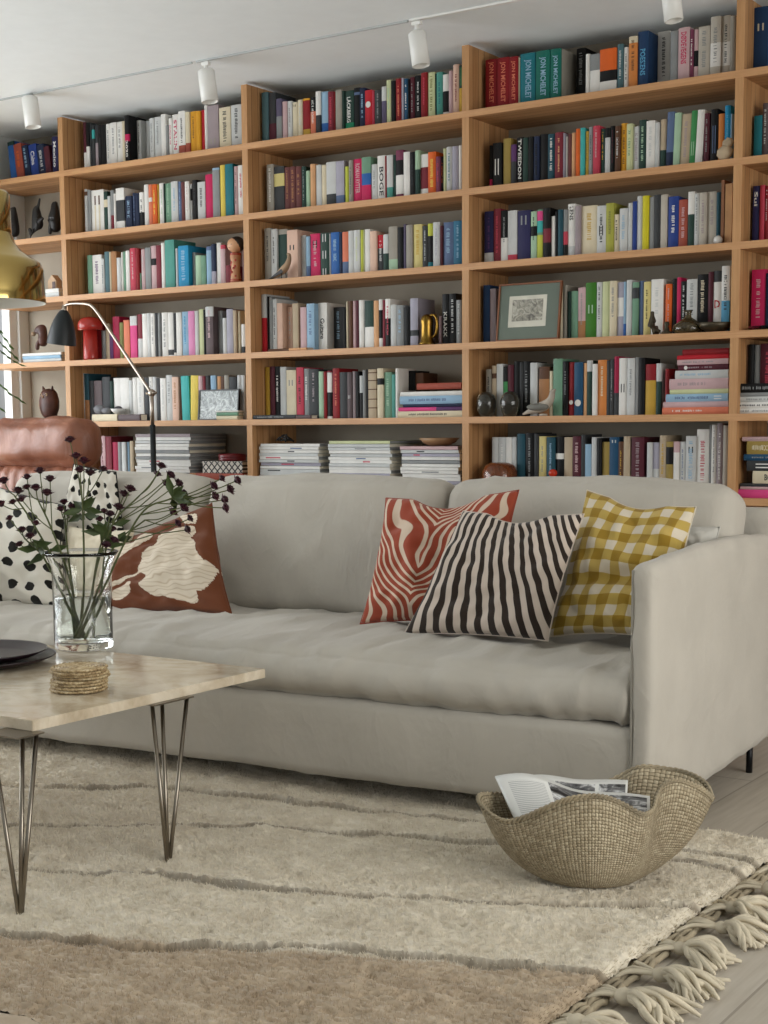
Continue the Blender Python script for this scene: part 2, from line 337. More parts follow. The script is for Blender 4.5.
cell('M', 1, 360, 55, 6.982, """33 82 245 red Owht@.36;83 98 247 rse;100 146 245 dgy ~gry;149 180 220 lgt lvd@.35-.9;182 213 175 cgr ~lgr;215 246 180 blk;249 285 165 drd ~sal;288 302 160 lav;303 330 165 pet ~wht;332 342 170 blk;343 373 155 bur ~gry;375 422 145 blk ~lgt;424 466 122 drd ~rse;468 517 122 cgr ~olv;518 530 130 dgr;532 575 120 tsg ~tea;577 616 135 wht blk@.38-.85;618 646 110 lpk;648 688 65 lpe ~mar;690 718 70 dgr mus@.45-1 Pgrn@.05-.4""")
cell('M', 2, 255, 145, 6.982, """80 126 135 gbg ~wht;130 200 150 dgy ycr@.15-.42;203 240 155 mbr ~tan;243 280 150 mbr ~tan;283 320 150 mbr ~tan;323 352 150 dgr ~gry;355 382 180 lgr;385 416 132 pch;420 458 140 lgt;459 492 140 crm;495 561 118 lgt dgy@.7-.95;563 620 112 lav stb@.75-1;628 651 150 lim;653 678 105 gbg ~dgy;681 743 98 crs T:ROMAN_RYTTER:lpk:.1-.75""")
cell('M', 2, 360, 135, 6.982, """4 66 155 sgr blu@.35-.6 crs@.6-1;70 111 205 lgt ~gry;113 171 145 wht T:BOGE:dgy:.24-.86;172 183 145 drd;184 224 140 lgt tsg@.7-1;226 246 140 dgr;248 300 105 plm blk@.2-.5 wht@.5-.88;302 345 118 wht;347 381 118 blk ~dgy;383 412 108 lgr dgr@.4-1;415 468 135 wht mar@.3-.8;471 525 118 ora ~yel brk@.92-1;528 558 150 plm ~rse;560 578 150 blk ~ora;580 600 95 cgr;602 640 82 lgt ~tea;642 684 78 lav;686 708 72 wht""")
cell('M', 3, 255, 215, 6.982, """65 108 92 gbg ~dgy;110 150 98 lgt ~blk;152 216 100 gbg dgr@.1-.8;218 290 105 lpe Pdgy@.3-.4;322 353 142 lgt g;355 380 150 lbl stb@.7-1;384 452 130 crs Pblk@.15-.32 ~lpk;455 512 125 dgr Plgt@.02-.2 Plgt@.4-.58 Plgt@.8-.95;513 525 130 lgt;528 586 120 blu ~lbl;588 606 125 nvy;608 648 118 sal stb@.68-1;650 685 110 lgt;687 730 105 lgt ~cgr;732 756 105 lim""")
cell('M', 3, 360, 210, 6.982, """-6 20 140 cgr;25 63 135 wht;68 112 148 lpe;115 158 175 dgy red@0-.35 ~lgt;160 195 170 dgr lgt@0-.5;198 258 115 gbg lgr@.72-1;260 298 120 blk;300 318 100 lvd;320 363 105 gbg;371 433 100 ycr ~mus;435 470 110 dgy ~lgt;472 505 95 blk lim@0-.27 tea@.85-1;508 555 85 lgt ~lav;557 576 110 bur;578 646 85 stb ~lbl;650 712 75 sea ~lbl""")
cell('M', 4, 255, 285, 6.982, """45 75 65 lgt red@.4-1;76 96 80 blk;98 118 85 gry;120 146 98 lgt ~dgy;148 185 128 lpe;225 258 155 lpe ~lgt g;260 300 128 bge;315 356 155 lpk;358 411 130 lbl ~stb;440 500 125 wht T:Guitare:blk:.32-.75 g;548 611 155 dgy ~lbl g;613 632 160 blk;635 649 115 crm;651 676 112 brn;678 700 112 lpk;702 722 108 bur;724 755 105 wht""")
cell('M', 4, 360, 280, 6.982, """-4 22 140 lgt ~gry;25 86 145 dgr wht@.55-1;92 125 145 pch;127 151 135 wht blk@.22-.8;152 173 140 mar;175 209 132 wht blk@.4-1 ~rse;211 250 172 lgt;252 301 175 gry ~lbl;303 345 190 blk;348 402 128 lav dgy@.66-.78;548 568 252 lpk g;572 618 98 blk T:KRAKK:wht:.35-.85;620 668 95 blk ~lgt;670 705 140 gry ~lgt""")
cell('M', 5, 255, 350, 6.982, """70 101 120 mus;102 136 115 bur;137 172 115 blk ~wht;175 216 118 lgt;218 283 140 crm Pgry@.2-.32;287 336 122 rse ~blk;339 373 130 gry ~wht;374 441 135 dgy ~mve;443 475 150 lgr;477 497 150 drd;499 533 145 wht mar@0-.04 blk@.45-.95;540 586 128 drd ~sal;588 640 155 dgy;642 672 155 mdg Plgt@.5-.57;674 693 150 mve;694 721 150 blk;722 748 180 lgt blk@.4-1;750 768 140 gry""")
cell('M', 5, 360, 350, 6.982, """18 51 135 dgy;55 111 135 bge brn@.06-.08 brn@.22-.24 brn@.4-.42 brn@.6-.62 brn@.78-.8;118 159 128 crm blk@.2-.33;161 212 155 sgr ~lgr;214 243 172 tsg;246 266 128 wht""")
cell('R', 1, 475, 25, 5.689, """58 122 195 drd T:JON_MICHELET:sal:.05-.82;124 189 185 drd T:JON_MICHELET:sal:.08-.84;191 241 180 drd T:JON_MICHELET:sal:.08-.84;242 252 185 crm;256 341 160 tea T:JON_MICHELET:lbl:.12-.84;344 422 145 tgr T:JON_MICHELET:lbl:.12-.84;425 485 135 tgr Kgbg T:JON_MICHELET:lbl:.12-.84;575 626 132 blk ~gry g;628 650 165 wht;653 709 165 gry wht@.38-1""")
cell('R', 1, 605, 5, 5.689, """-32 62 248 ora blk@.47-.7 wht@.7-1;69 101 222 stl ~lgt;105 132 240 wht ~dgy;134 180 178 orp crm@0-.12 ~brn;182 241 150 mbl T:POESIENS:sky:.3-.75;298 368 150 wht blk@.88-1 ~dgy g;370 413 148 gry;415 478 128 lpk T:DØDEVEGENS:crs:.08-.65;480 501 140 plm ~wht;502 525 140 lpk blk@.4-.7;530 595 122 stn ~gry;598 656 65 stn wht@.42-.8 ~gry;657 705 60 stn wht@.42-.8 ~dgy;706 735 62 gbg""")
cell('R', 2, 475, 105, 5.689, """80 97 230 blk crs@.76-1;98 150 215 blk Pwht@.35-.7;160 201 190 mus2 ;203 229 225 pur dgy@.4-1;232 269 185 blk T:TWEEDON:wht:.03-.84;271 299 185 dgr;301 328 180 blk;331 363 178 nvy ~blk;364 410 165 blk;412 450 165 dtl ~wht;453 499 155 mar ~pch;500 507 160 lav;508 526 180 wht;527 546 165 mbr;548 571 158 pch;572 595 135 ora;597 621 130 trq;622 643 150 mus ~olv;644 666 125 gry ~dgy;669 706 118 rse ~lpk;708 733 135 dgr ~mus;738 766 130 blk lgt@.2-.95""")
cell('R', 2, 605, 90, 5.689, """28 53 205 blk ~bur;55 83 205 brn ~lgt;85 119 190 amb ~brn;121 153 192 cgr ~sgr;155 190 208 lgt ~mve;192 231 170 dgr ~lgr;233 280 175 wht ~lgt;282 306 185 lgt;310 343 168 bge dgr@.6-1 L6;346 386 125 stb nvy@.7-1 L8;378 414 132 lgr L10;414 468 140 bge ~mve L12;462 511 120 grn Plgr@.55-.8 L14;508 548 115 wht L16;560 592 132 bur ~gry;600 640 108 blk Pstb@.3-.8;643 676 135 orp;679 711 88 cya ~sky;712 722 135 lbl""")
cell('R', 3, 475, 185, 5.689, """52 103 150 ind ~pur lgt@.78-1;105 143 135 mar ~rse;144 183 145 blk wht@.52-1 ~gry;185 236 145 lgt rse@.85-.97;240 313 145 ind Pgry@.1-.28;316 348 150 lgr blk@.3-.5 ~blk;351 383 140 sgr pnk@.03-.22 trq@.22-.45 lim@.5-1;386 426 130 blk mar@.4-.67;428 451 178 wht;452 468 150 blk;470 498 140 dtl;500 522 140 gry rse@.45-.72 blk@.72-1;524 566 108 wht T:LENS:blk:.05-.3 lgt@.78-1;568 598 120 mve;601 691 118 crm ~mus;692 742 118 lgt Pdgy@.4-.6 ~blk""")
cell('R', 3, 605, 175, 5.689, """2 46 160 olm ~olv;50 79 225 crm ~blk;81 126 190 lgt ~lbl;130 152 160 lgt;153 177 150 ryl;178 210 120 lgt;211 246 118 byl;247 274 125 gry;276 313 112 dgy;315 353 112 stn;358 416 122 ryl ~wht;418 468 140 brk ~lpk;470 506 95 wht dgr@.4-1;507 532 105 lgt ~gry;534 577 100 stn ~mve;580 631 95 stn ~mve;632 655 98 dtl""")
cell('R', 4, 475, 265, 5.689, """45 82 115 mbl;84 117 135 mve;478 497 115 crm;498 522 115 gbg;524 545 150 dgr;546 583 148 sgr;585 626 128 lpk tan@.65-1 ~gry;627 687 100 fgr Plgr@.4-.55;690 721 98 lgt ~dgy;723 756 95 cgr""")
cell('R', 4, 605, 255, 5.689, """-12 17 150 cgr;20 58 148 crm ~gry;61 96 155 lav wht@.28-.62;97 119 152 lbl blu@.76-1;120 151 142 lgt;153 187 155 sgr dgy@.1-.3;189 216 148 stb;218 256 152 ycr ~blk;260 329 138 wht ~lgt;342 377 165 ora ~lpk;378 403 135 blk;404 426 128 crs;427 459 150 blk ~lgt;462 521 138 lgt ~gry;524 583 110 blk ~crm;585 613 95 bur;614 659 90 wht dgy@0-.18 T:D:red:.47-.6:u;661 706 62 wht sky@.52-1 ~dgy""")
cell('R', 5, 475, 335, 5.689, """60 92 195 gbg ~dgy;94 119 175 bge brn@.15-.25;121 156 165 lgt;157 182 180 blk grn@.3-.55;184 216 170 bur;218 250 150 blk;252 269 155 dgy;271 310 150 blk ~gry;312 351 158 lgt;362 420 180 brn tan@.25-1;422 441 205 crm;443 495 135 sgr;498 526 150 blk ~gry;528 560 155 drd Owht@.75;562 610 155 pet Owht@.76;612 632 160 pch;634 662 145 dgr lgt@0-.2;665 690 165 wht;693 743 142 orp ~crm;745 766 145 dgy""")
cell('R', 5, 605, 330, 5.689, """12 46 165 dgy ~gry;50 75 150 crd dgy@.62-1;78 123 160 wht Pdgy@.45-.6;124 166 160 lgt ~gry;168 186 155 gry;187 223 158 blk;228 287 195 drd mus@.32-1;289 318 190 lgt dgr@.35-1;340 361 220 drd""")
cell('R', 6, 475, 410, 5.689, """95 128 155 lgt;130 172 155 lgt ~wht;174 206 155 wht;208 234 155 lgt;238 283 135 dtl;286 331 130 blk ~gry;334 358 135 dgy;362 403 150 ycr ~gry;405 451 155 dtl ~lbl;455 501 150 blk wht@.3-.4;506 551 155 bge brn@.7-.9;553 600 150 bur ~lpk;602 622 140 dgy pnk@.72-1;624 659 195 lbl;661 691 155 lgt;693 716 160 blk;718 758 182 mus2""")
cell('R', 6, 605, 410, 5.689, """18 71 155 pet Plgt@.05-.1;73 101 180 brn ~mus;103 138 150 bge;148 219 155 bur ~mve;236 264 185 lgt;266 306 185 lav lgt@.5-1;308 344 145 bge ~mus;345 384 180 mus2 blk@.1-.42;386 419 180 lpk wht@.2-1;421 455 180 lgt ~stb;457 515 148 lgt Pblk@.18-.28 ~lbl;517 586 110 wht ~rse;588 602 85 gry;603 631 85 wht ~gry;634 666 65 mve ~wht;668 696 88 stn""")
cell('F', 1, 736, 0, 6.4, """107 196 45 mbl Pcrm@.25-.36;198 260 60 blu;262 330 50 lgt;332 400 80 drd""")
cell('F', 2, 736, 0, 6.4, """112 164 740 tea;167 203 660 mdg ~lgt;205 250 680 nvy;252 300 670 crm;302 360 690 brn""")
cell('F', 3, 736, 150, 5.69, """92 131 205 ind T:Sui:wht:.1-.35;133 160 200 rse;161 184 205 drd ~lpk;186 230 190 nvy;232 280 200 lgt;282 330 210 tan""")
cell('F', 4, 736, 150, 5.69, """86 165 680 crs ~lpk;167 200 700 nvy;202 240 690 dgy;242 300 700 crm""")
cell('F', 5, 728, 320, 5.12, """80 98 130 brn;100 128 125 blk;130 160 128 gry;162 240 120 bur ~rse;242 300 130 nvy""")
cell('A', 1, 0, 60, 6.4, """65 103 520 blu dgr@0-.1 L-26;105 152 535 brk ~ora L-30;154 192 545 nvy ~lbl L-34;195 243 540 ryl T:China:wht:.2-.6 L-30;245 290 540 nvy ~lgt L-26;292 326 552 bur L-22;332 368 490 ind T:Mexico:wht:.12-.78""")
ROWN = {1: 'top shelf', 2: 'second shelf down', 3: 'third shelf down', 4: 'fourth shelf down', 5: 'fifth shelf down', 6: 'sixth shelf down'}
BAYN = {'A': 'far-left bay', 'L': 'left bay', 'M': 'middle bay', 'R': 'right bay', 'F': 'far-right bay'}
BAYX = {'A': (XL, 0), 'L': (TU, XU[1]), 'M': (XU[1]+TU, XU[2]), 'R': (XU[2]+TU, XU[3]), 'F': (XU[3]+TU, XU[4])}
BOOKS = []
for (bay, row), crops in CELLS.items():
    z0 = ZS[row]; xmin, xmax = BAYX[bay]; prev = xmin+.001; Y = .085; lst = []
    for ox, oy, s, txt in crops:
        for e in txt.replace('\n', ';').split(';'):
            if not e.strip(): continue
            tk = e.split(); a, b_, yt = [float(v) for v in tk[:3]]; col = tk[3]; lean = 0; g = False; marks = []
            for t in tk[4:]:
                if t == 'g': g = True
                elif t[0] == 'L' and (t[1].isdigit() or t[1] == '-'): lean = float(t[1:])
                else: marks.append(parse(t))
            ua, ub, vt = ox+a/s, ox+b_/s, oy+yt/s
            ybase = proj((aty(ua, vt, Y).x, Y, z0))[1]; vm = (vt+ybase)/2
            if g:
                # stands back against the visible cover of the book before it
                yy = atx(ua, vm, prev+.0005).y; yy = min(max(yy, .085), .17)
            else: yy = .085+R.uniform(-.006, .006)
            x0 = aty(ua, vm, yy).x; x1 = aty(ub, vm, yy).x
            w = max(x1-x0, .006)
            x0 = max(x0, prev+.0003)
            if x0+w > xmax-.001: w = xmax-.001-x0
            if x1-x0 < .7*w: w = max(x1-x0, .005)
            if w < .004: continue
            h = aty((ua+ub)/2, vt, yy).z-z0; hmax = (ZC if row == 1 else ZS[row-1]-TB)-z0-.008
            h = min(max(h, .09), hmax)
            ang = 0
            if lean: ang = math.atan2(lean/s*2.2/FPX*2.2, h) if False else math.atan((lean/s)/(ybase-vt))
            lst.append(dict(x=x0, w=w, h=h, y=yy, z=z0, col=col, marks=marks, ang=ang, bay=bay, row=row, px=(ub-ua)*(ybase-vt)*(1 if ua < 768 and ub > 0 else 0)))
            prev = x0+w
    # resolve labels by what stands beside
    BOOKS += lst
ORD = ['first', 'second', 'third', 'fourth', 'fifth', 'sixth', 'seventh', 'eighth', 'ninth', 'tenth', 'eleventh', 'twelfth', 'thirteenth', 'fourteenth', 'fifteenth', 'sixteenth', 'seventeenth', 'eighteenth', 'nineteenth', 'twentieth']
ORD += ['twenty-'+o for o in ORD[:9]]
def describe(b, words):
    ext = ''
    for m_ in b['marks']:
        if m_[0] == 't': ext = ' with '+PAL[m_[2]][1]+' title'; break
        if m_[0] == 'c': ext = ' with a white disc'; break
        if m_[0] == 'b' and m_[3]-m_[2] > .08: ext = ' with '+PAL[m_[1]][1]+' band'; break
        if m_[0] == 'p': ext = ' with '+PAL[m_[1]][1]+' panel'; break
    return ext
from collections import defaultdict
rows = defaultdict(list)
for b in BOOKS: rows[(b['bay'], b['row'])].append(b)
def sz(b): return 'slim ' if b['w'] < .019 else ('thick ' if b['w'] > .042 else '')
for (bay, row), l in rows.items():
    place = ROWN[row]+', '+BAYN[bay]
    def key(b): return (sz(b), b['col'], describe(b, 0))
    ks = [key(b) for b in l]; pcs = [k[1] for k in ks]
    for i, b in enumerate(l):
        k = ks[i]; nm = PAL[b['col']][1]
        left = PAL[l[i-1]['col']][1] if i else None; right = PAL[l[i+1]['col']][1] if i+1 < len(l) else None
        sig = (b['col'], left, right)
        sigs = [(c['col'], PAL[l[j-1]['col']][1] if j else None, PAL[l[j+1]['col']][1] if j+1 < len(l) else None) for j, c in enumerate(l)]
        if pcs.count(b['col']) == 1: lab = 'only %s%s book%s on %s' % (k[0], nm, k[2], place)
        elif ks.count(k) == 1 and k[2]: lab = '%s%s book%s on %s' % (k[0], nm, k[2], place)
        elif sigs.count(sig) == 1 and left and right: lab = '%s%s book between %s and %s ones, %s' % (k[0], nm, left, right, place)
        else:
            n = i if i < len(l)/2 else len(l)-1-i; sd = 'left' if i < len(l)/2 else 'right'
            lab = '%s%s book, %s from %s end, %s' % (k[0], nm, ORD[min(n, 28)], sd, place)
        b['label'] = lab.strip()
seen = set()
for b in BOOKS:
    if b['label'] in seen: b['dupe'] = True
    seen.add(b['label'])
# ------------------------------------------------------------------ standing books into the scene
def bookM(b):
    M = Matrix.Translation((b['x'], b['y'], b['z']+.0002))
    if b['ang']:
        a = b['ang']; M = Matrix.Translation((b['x']+(0 if a > 0 else b['w'])*0, b['y'], b['z']+.0002+abs(math.sin(a))*b['w']*(1 if a > 0 else 0)))@Matrix.Rotation(a, 4, 'Y')
    return M
NFLAT = 34
ranked = sorted(BOOKS, key=lambda b: -b['px']); keep = set(id(b) for b in ranked[:300-NFLAT])
rest = MB()
for b in BOOKS:
    d = min(max(b['h']*.68, .11), YW-.012-b['y']); rr = random.Random(int(b['x']*1e4)); M = bookM(b)
    if id(b) in keep:
        q = book_mb(b['w'], b['h'], d, b['col'], b['marks'], rr)
        o = q.build('book'); o.matrix_world = M
        tag(o, b['label'], 'book', 'books standing on the bookshelf')
    else: book_mb(b['w'], b['h'], d, b['col'], b['marks'], rr, rest, M)
tag(rest.build('small_books'), 'the thinner and half-hidden books filling gaps between the others on the bookshelf', 'books', 'books standing on the bookshelf', 'stuff')
# ------------------------------------------------------------------ lying books and magazines
def flat(name, x0, x1, z0, z1, Y, col, marks, label, cat, group, d=.2, rz=0, pages=None, parent=None):
    """lying book: x0..x1 along the shelf, z0..z1 thickness"""
    q = MB(); w = z1-z0; h = x1-x0
    if pages:
        t = .0012; q.box(0, 0, 0, h, d, t, pm(col)); q.box(.001, .001, t, h-.001, d-.001, w-t, pages); q.box(0, 0, w-t, h, d, w, pm(col))
    else:
        book_mb(w, h, d, col, marks, R, q, Matrix(((0, 0, 1, 0), (0, 1, 0, 0), (-1, 0, 0, w), (0, 0, 0, 1)))) if False else book_mb(w, h, d, col, marks, R, q, Matrix(((0, 0, -1, h), (0, 1, 0, 0), (1, 0, 0, 0), (0, 0, 0, 1))))
    o = q.build(name); o.matrix_world = Matrix.Translation((x0, Y, z0))@Matrix.Rotation(rz, 4, 'Z')
    return tag(o, label, cat, group)
def pstack(items, Y, zbase, cat, name, group, d=.2, rz=.0, gap=.0003):
    """items bottom to top: (u left, u right, v top, v bottom, colour, marks, label); heights follow the photo's edges"""
    z = zbase+.0003
    for ul, ur, vt, vb, col, marks, lab in items:
        x0 = aty(ul, vb, Y).x; x1 = aty(ur, vb, Y).x; t = max(aty((ul+ur)/2, vt, Y).z-aty((ul+ur)/2, vb, Y).z, .004)
        flat(name, x0, x1, z, z+t, Y, col, [parse(m_) for m_ in marks.split()], lab, cat, group, d=d); z += t+gap
    return z
def U(x): return 605+x/5.689
def V5(y): return 330+y/5.689
S = 'lying books on the fifth shelf, right bay'
pstack([(U(325), U(700), V5(430), V5(470), 'sal', '~wht', 'salmon pink book lying at the bottom of the stack beside the right upright'),
 (U(330), U(700), V5(398), V5(429), 'lpk', '', 'pinkish white book lying on the salmon one, right bay stack'),
 (U(345), U(698), V5(352), V5(396), 'lbl', 'Pwht@.78-.9 ~stb', 'light blue book with a white label lying in the right bay stack'),
 (U(368), U(700), V5(322), V5(348), 'cgr', '', 'thin grey-cream book lying on the light blue one, right bay stack'),
 (U(365), U(700), V5(258), V5(318), 'lpk', '~mve', 'thick pale pink book lying mid-way up the right bay stack'),
 (U(398), U(700), V5(208), V5(255), 'lgt', '~lbl', 'pale blue-grey book lying just above the thick pink one'),
 (U(415), U(700), V5(172), V5(203), 'bur', 'Owht@.16 ~mve', 'burgundy book with a small white disc lying in the stack'),
 (U(410), U(700), V5(138), V5(169), 'lpk', '~gry', 'pinkish grey book lying under the two red ones'),
 (U(410), U(702), V5(112), V5(136), 'red', '', 'lower of two red books on top of the right bay stack'),
 (U(440), U(702), V5(78), V5(111), 'drd', '', 'topmost dark red book of the right bay stack')], .055, ZS[5], 'book', 'book', S, d=.19)
def UM(x): return 360+x/6.982
def VM(y): return 350+y/6.982
S = 'lying books on the fifth shelf, middle bay'
pstack([(UM(262), UM(712), VM(430), VM(474), 'crm', '~dgy', 'cream book with dark lettering at the bottom of the middle bay stack'),
 (UM(268), UM(712), VM(400), VM(427), 'pur', 'pnk@.0-.6', 'magenta purple book lying on the cream one, middle bay stack'),
 (UM(300), UM(712), VM(376), VM(398), 'nvy', '', 'thin navy book lying above the magenta one'),
 (UM(276), UM(712), VM(318), VM(374), 'lbl', '~stb', 'thick light blue book lying in the middle bay stack'),
 (UM(280), UM(714), VM(286), VM(316), 'wht', '', 'white book lying on the thick light blue one')], .035, ZS[5], 'book', 'book', S, d=.2)
zt_ = ZS[5]+aty(400, VM(286), .035).z-aty(400, VM(474), .035).z
x0, x1 = aty(UM(395), 388, .06).x, aty(UM(705), 388, .06).x
flat('book', x0, x1, zt_+.004, zt_+.030, .06, 'brk', [], 'brick orange cloth book lying on top of the middle bay stack', 'book', S, d=.15)
x0 = aty(UM(318), 380, .16).x
for dx, w, hh, c, lb in ((0, .045, .085, 'blk', 'short black-brown book standing behind the middle bay stack'), (.047, .04, .075, 'brn', 'short dark brown book standing behind the orange book')):
    q = book_mb(w, hh, .12, c, [], R); o = q.build('book'); o.matrix_world = Matrix.Translation((x0+dx, .165, zt_+.0045)); tag(o, lb, 'book', S)
# dark flat books in front, middle bay fifth shelf
x0, x1 = aty(248, 418, .012).x, aty(296, 418, .012).x
flat('book', XU[1]+TU+.001, x1, ZS[5]+.0004, ZS[5]+.019, .004, 'dgy', [parse('~gry')], 'dark grey book lying flat against the left upright, middle bay', 'book', 'flat dark books', d=.07)
flat('book', x1+.002, aty(311, 418, .012).x, ZS[5]+.0004, ZS[5]+.017, .006, 'mdg', [], 'brown-grey booklet lying beside the dark grey book, middle bay', 'book', 'flat dark books', d=.06)
x0, x1 = aty(255+100/6.982, 348, .02).x, aty(255+365/6.982, 348, .02).x
flat('book', x0, x1, ZS[4]+.0004, ZS[4]+.012, .01, 'pch', [parse('brn@0-.55')], 'thin peach booklet lying in front of the books, fourth shelf middle bay', 'book', 'flat booklets', d=.06)
# left bay fifth shelf
x0, x1, xm = aty(93, 428, .01).x, aty(140, 428, .01).x, aty(118, 428, .01).x
flat('book', x0, xm, ZS[5]+.0004, ZS[5]+.034, .004, 'crm', [], 'cream paper-edged book under the grey stones, left bay', 'book', 'flat books under the stones', d=.07)
flat('book', xm+.001, x1, ZS[5]+.0004, ZS[5]+.032, .008, 'mdg', [], 'brown-grey book beside the cream one, left bay', 'book', 'flat books under the stones', d=.06)
x0, x1 = aty(160+485/8.533, 420, .01).x, aty(160+662/8.533, 420, .01).x
flat('book', x0, x1, ZS[5]+.0004, ZS[5]+.018, .006, 'crm', [], 'lower cream booklet lying before the black photo frame', 'book', 'booklets before the photo frame', d=.05)
flat('book', x0-.004, x1, ZS[5]+.0187, ZS[5]+.034, .008, 'sgr', [parse('wht@0-.02')], 'green-grey booklet lying before the black photo frame', 'book', 'booklets before the photo frame', d=.05)
flat('book', x0-.004, x1+.006, ZS[5]+.0345, ZS[5]+.042, .006, 'wht', [], 'top white booklet lying before the black photo frame', 'book', 'booklets before the photo frame', d=.05)
# left bay sixth shelf: tin, box, books
fb = aty(160, 475, .05).x
def PL6(x): return 80+x/4.518
x0, x1 = aty(PL6(500), 470, .04).x, aty(PL6(742), 470, .04).x
flat('book', x0, x1, ZS[6]+.0004, ZS[6]+.030, .03, 'crm', [], 'cream book lying under the orange-red one, sixth shelf left bay', 'book', 'books under the round tin', d=.2)
flat('book', x0, x1-.002, ZS[6]+.031, ZS[6]+.062, .03, 'brk', [parse('tan@0-.12')], 'orange-red book lying under the patterned box, left bay', 'book', 'books under the round tin', d=.2)
# right strip stacks
XF0 = XU[3]+TU+.004
def US(x): return 728+x/5.12
def VS(y): return 320+y/5.12
pstack([(US(32), US(330), VS(440), VS(466), 'wht', '~gry', 'lowest white book in the stack right of the right upright, fifth shelf'),
 (US(32), US(330), VS(405), VS(437), 'wht', '~dgy', 'thick white book second from bottom, far-right fifth shelf stack'),
 (US(52), US(330), VS(374), VS(402), 'lgt', '~gry', 'pale grey book third from bottom, far-right fifth shelf stack'),
 (US(52), US(330), VS(351), VS(371), 'gry', '', 'thin grey book under the black one, far-right fifth shelf stack'),
 (US(50), US(330), VS(302), VS(349), 'blk', 'wht@.93-1 ~gry', 'black book with white edge topping the far-right fifth shelf stack')], .03, ZS[5], 'book', 'book', 'lying books on the far-right fifth shelf', d=.2)
pstack([(US(50), US(330), VS(852), VS(895), 'pnk', '', 'hot pink book at the bottom of the far-right sixth shelf stack'),
 (US(62), US(330), VS(835), VS(850), 'lpk', '', 'thin pale pink book on the hot pink one'),
 (US(62), US(330), VS(817), VS(833), 'dgy', '', 'thin dark grey book above the pale pink one, far right'),
 (US(125), US(330), VS(750), VS(814), 'crm', 'T:BOHM:dgy:.3-.7', 'cream book with dark capital letters, far-right sixth shelf stack'),
 (US(95), US(330), VS(695), VS(748), 'dgy', 'Pwht@.2-.9', 'black-and-white patterned book, far-right sixth shelf stack'),
 (US(80), US(330), VS(660), VS(692), 'pet', '~gry', 'petrol blue book in the far-right sixth shelf stack'),
 (US(95), US(330), VS(590), VS(657), 'mus2', '~crm', 'dull gold thick book in the far-right sixth shelf stack'),
 (US(72), US(330), VS(566), VS(588), 'lpk', '~mve', 'pinkish book topping the far-right sixth shelf stack')], .03, ZS[6], 'book', 'book', 'lying books on the far-right sixth shelf', d=.2)
# far-left bay
def vstk(u0, u1, v0, n, zb, cols, lab, Y=.02, group='', d=.16, name='book', cat='book'):
    x0, x1 = aty(u0, v0, Y).x, aty(u1, v0, Y).x; x0 = max(x0, XL+.004); z = zb+.0004
    for i in range(n):
        t = cols[i][1]; flat(name, x0+R.uniform(0, .008), x1-R.uniform(0, .006), z, z+t, Y, cols[i][0], [], cols[i][2], cat, group, d=d); z += t+.0006
    return z
zA3 = vstk(30, 59, 290, 2, ZS[3], [('lgt', .022, 'lower pale book under the small wooden house, far-left bay'), ('wht', .020, 'upper white book under the small wooden house, far-left bay')], '', group='books under the wooden house')
zA4 = vstk(22, 61, 355, 3, ZS[4], [('lgt', .016, 'lowest of three pale magazines under the carved animal head'), ('lbl', .016, 'middle bluish magazine of three under the carved animal head'), ('wht', .014, 'topmost white magazine under the carved animal head')], '', group='magazines under the carved head', name='magazine', cat='magazine')
zA5 = vstk(24, 62, 412, 1, ZS[5], [('stl', .02, 'slate-coloured book under the wooden owl, far-left bay')], '', group='book under the owl')

# magazine stacks
def magstack(u0, u1, vt, Y, zb, n, label, group, tcol=None, d=.27, maxu=None):
    z = zb+.0004; x0, x1 = aty(u0, vt, Y).x, aty(u1, vt, Y).x; zt = aty((u0+u1)/2, vt, Y).z; th = (zt-z)/n
    for i in range(n):
        c = R.choice(['wht', 'wht', 'lgt', 'wht', 'lgt', 'gry', 'lav', 'wht']); 
        if i == n-1 and tcol: c = tcol
        dx = R.uniform(-.006, .006)
        a = max(x0+dx, 0); t = th*R.uniform(.85, .97)
        q = MB(); w = x1-x0; k = .0008
        q.box(0, 0, 0, w, d, k, pm(c)); q.box(0, 0, t-k, w, d, t, pm(c)); q.box(0, 0, k, w, .0015, t-k, pm(c)); q.box(.0008, .0015, k, w-.001, d-.002, t-k, M_page if R.random() < .35 else pm('gry'))
        if R.random() < .5: s0 = R.uniform(.1, .6); q.box(w*s0, -.0002, t*.3, w*(s0+R.uniform(.1, .3)), .0003, t*.7, pm(R.choice(['dgy', 'gry', 'rse', 'stb'])))
        o = q.build('magazine'); o.matrix_world = Matrix.Translation((x0+dx, Y+R.uniform(0, .012), z))@Matrix.Rotation(R.uniform(-.012, .012), 4, 'Z')
        pos = 'lowest magazine' if i == 0 else ('topmost magazine' if i == n-1 else '%s magazine from the bottom' % ORD[i])
        tag(o, '%s, %s, of %s' % (pos, PAL[c][1], label), 'magazine', group); z += th
    return z
def PM6(x): return 250+x/3.49
def VM6(y): return 425+y/3.49
zs1 = magstack(PM6(30), PM6(236), VM6(64), .03, ZS[6], 14, 'the left stack, middle bay bottom', 'magazines in the left stack of the middle bay')
zs2 = magstack(PM6(272), PM6(486), VM6(54), .03, ZS[6], 15, 'the centre stack, middle bay bottom', 'magazines in the centre stack of the middle bay', 'cgr')
zs3 = magstack(PM6(526), PM6(728), VM6(74), .03, ZS[6], 13, 'the stack under the wooden bowl', 'magazines under the wooden bowl', 'lpk')
zs4 = magstack(PL6(246), PL6(490), 420+62/4.518, .03, ZS[6], 16, 'the stack in the left bay', 'magazines stacked in the left bay', 'mve')
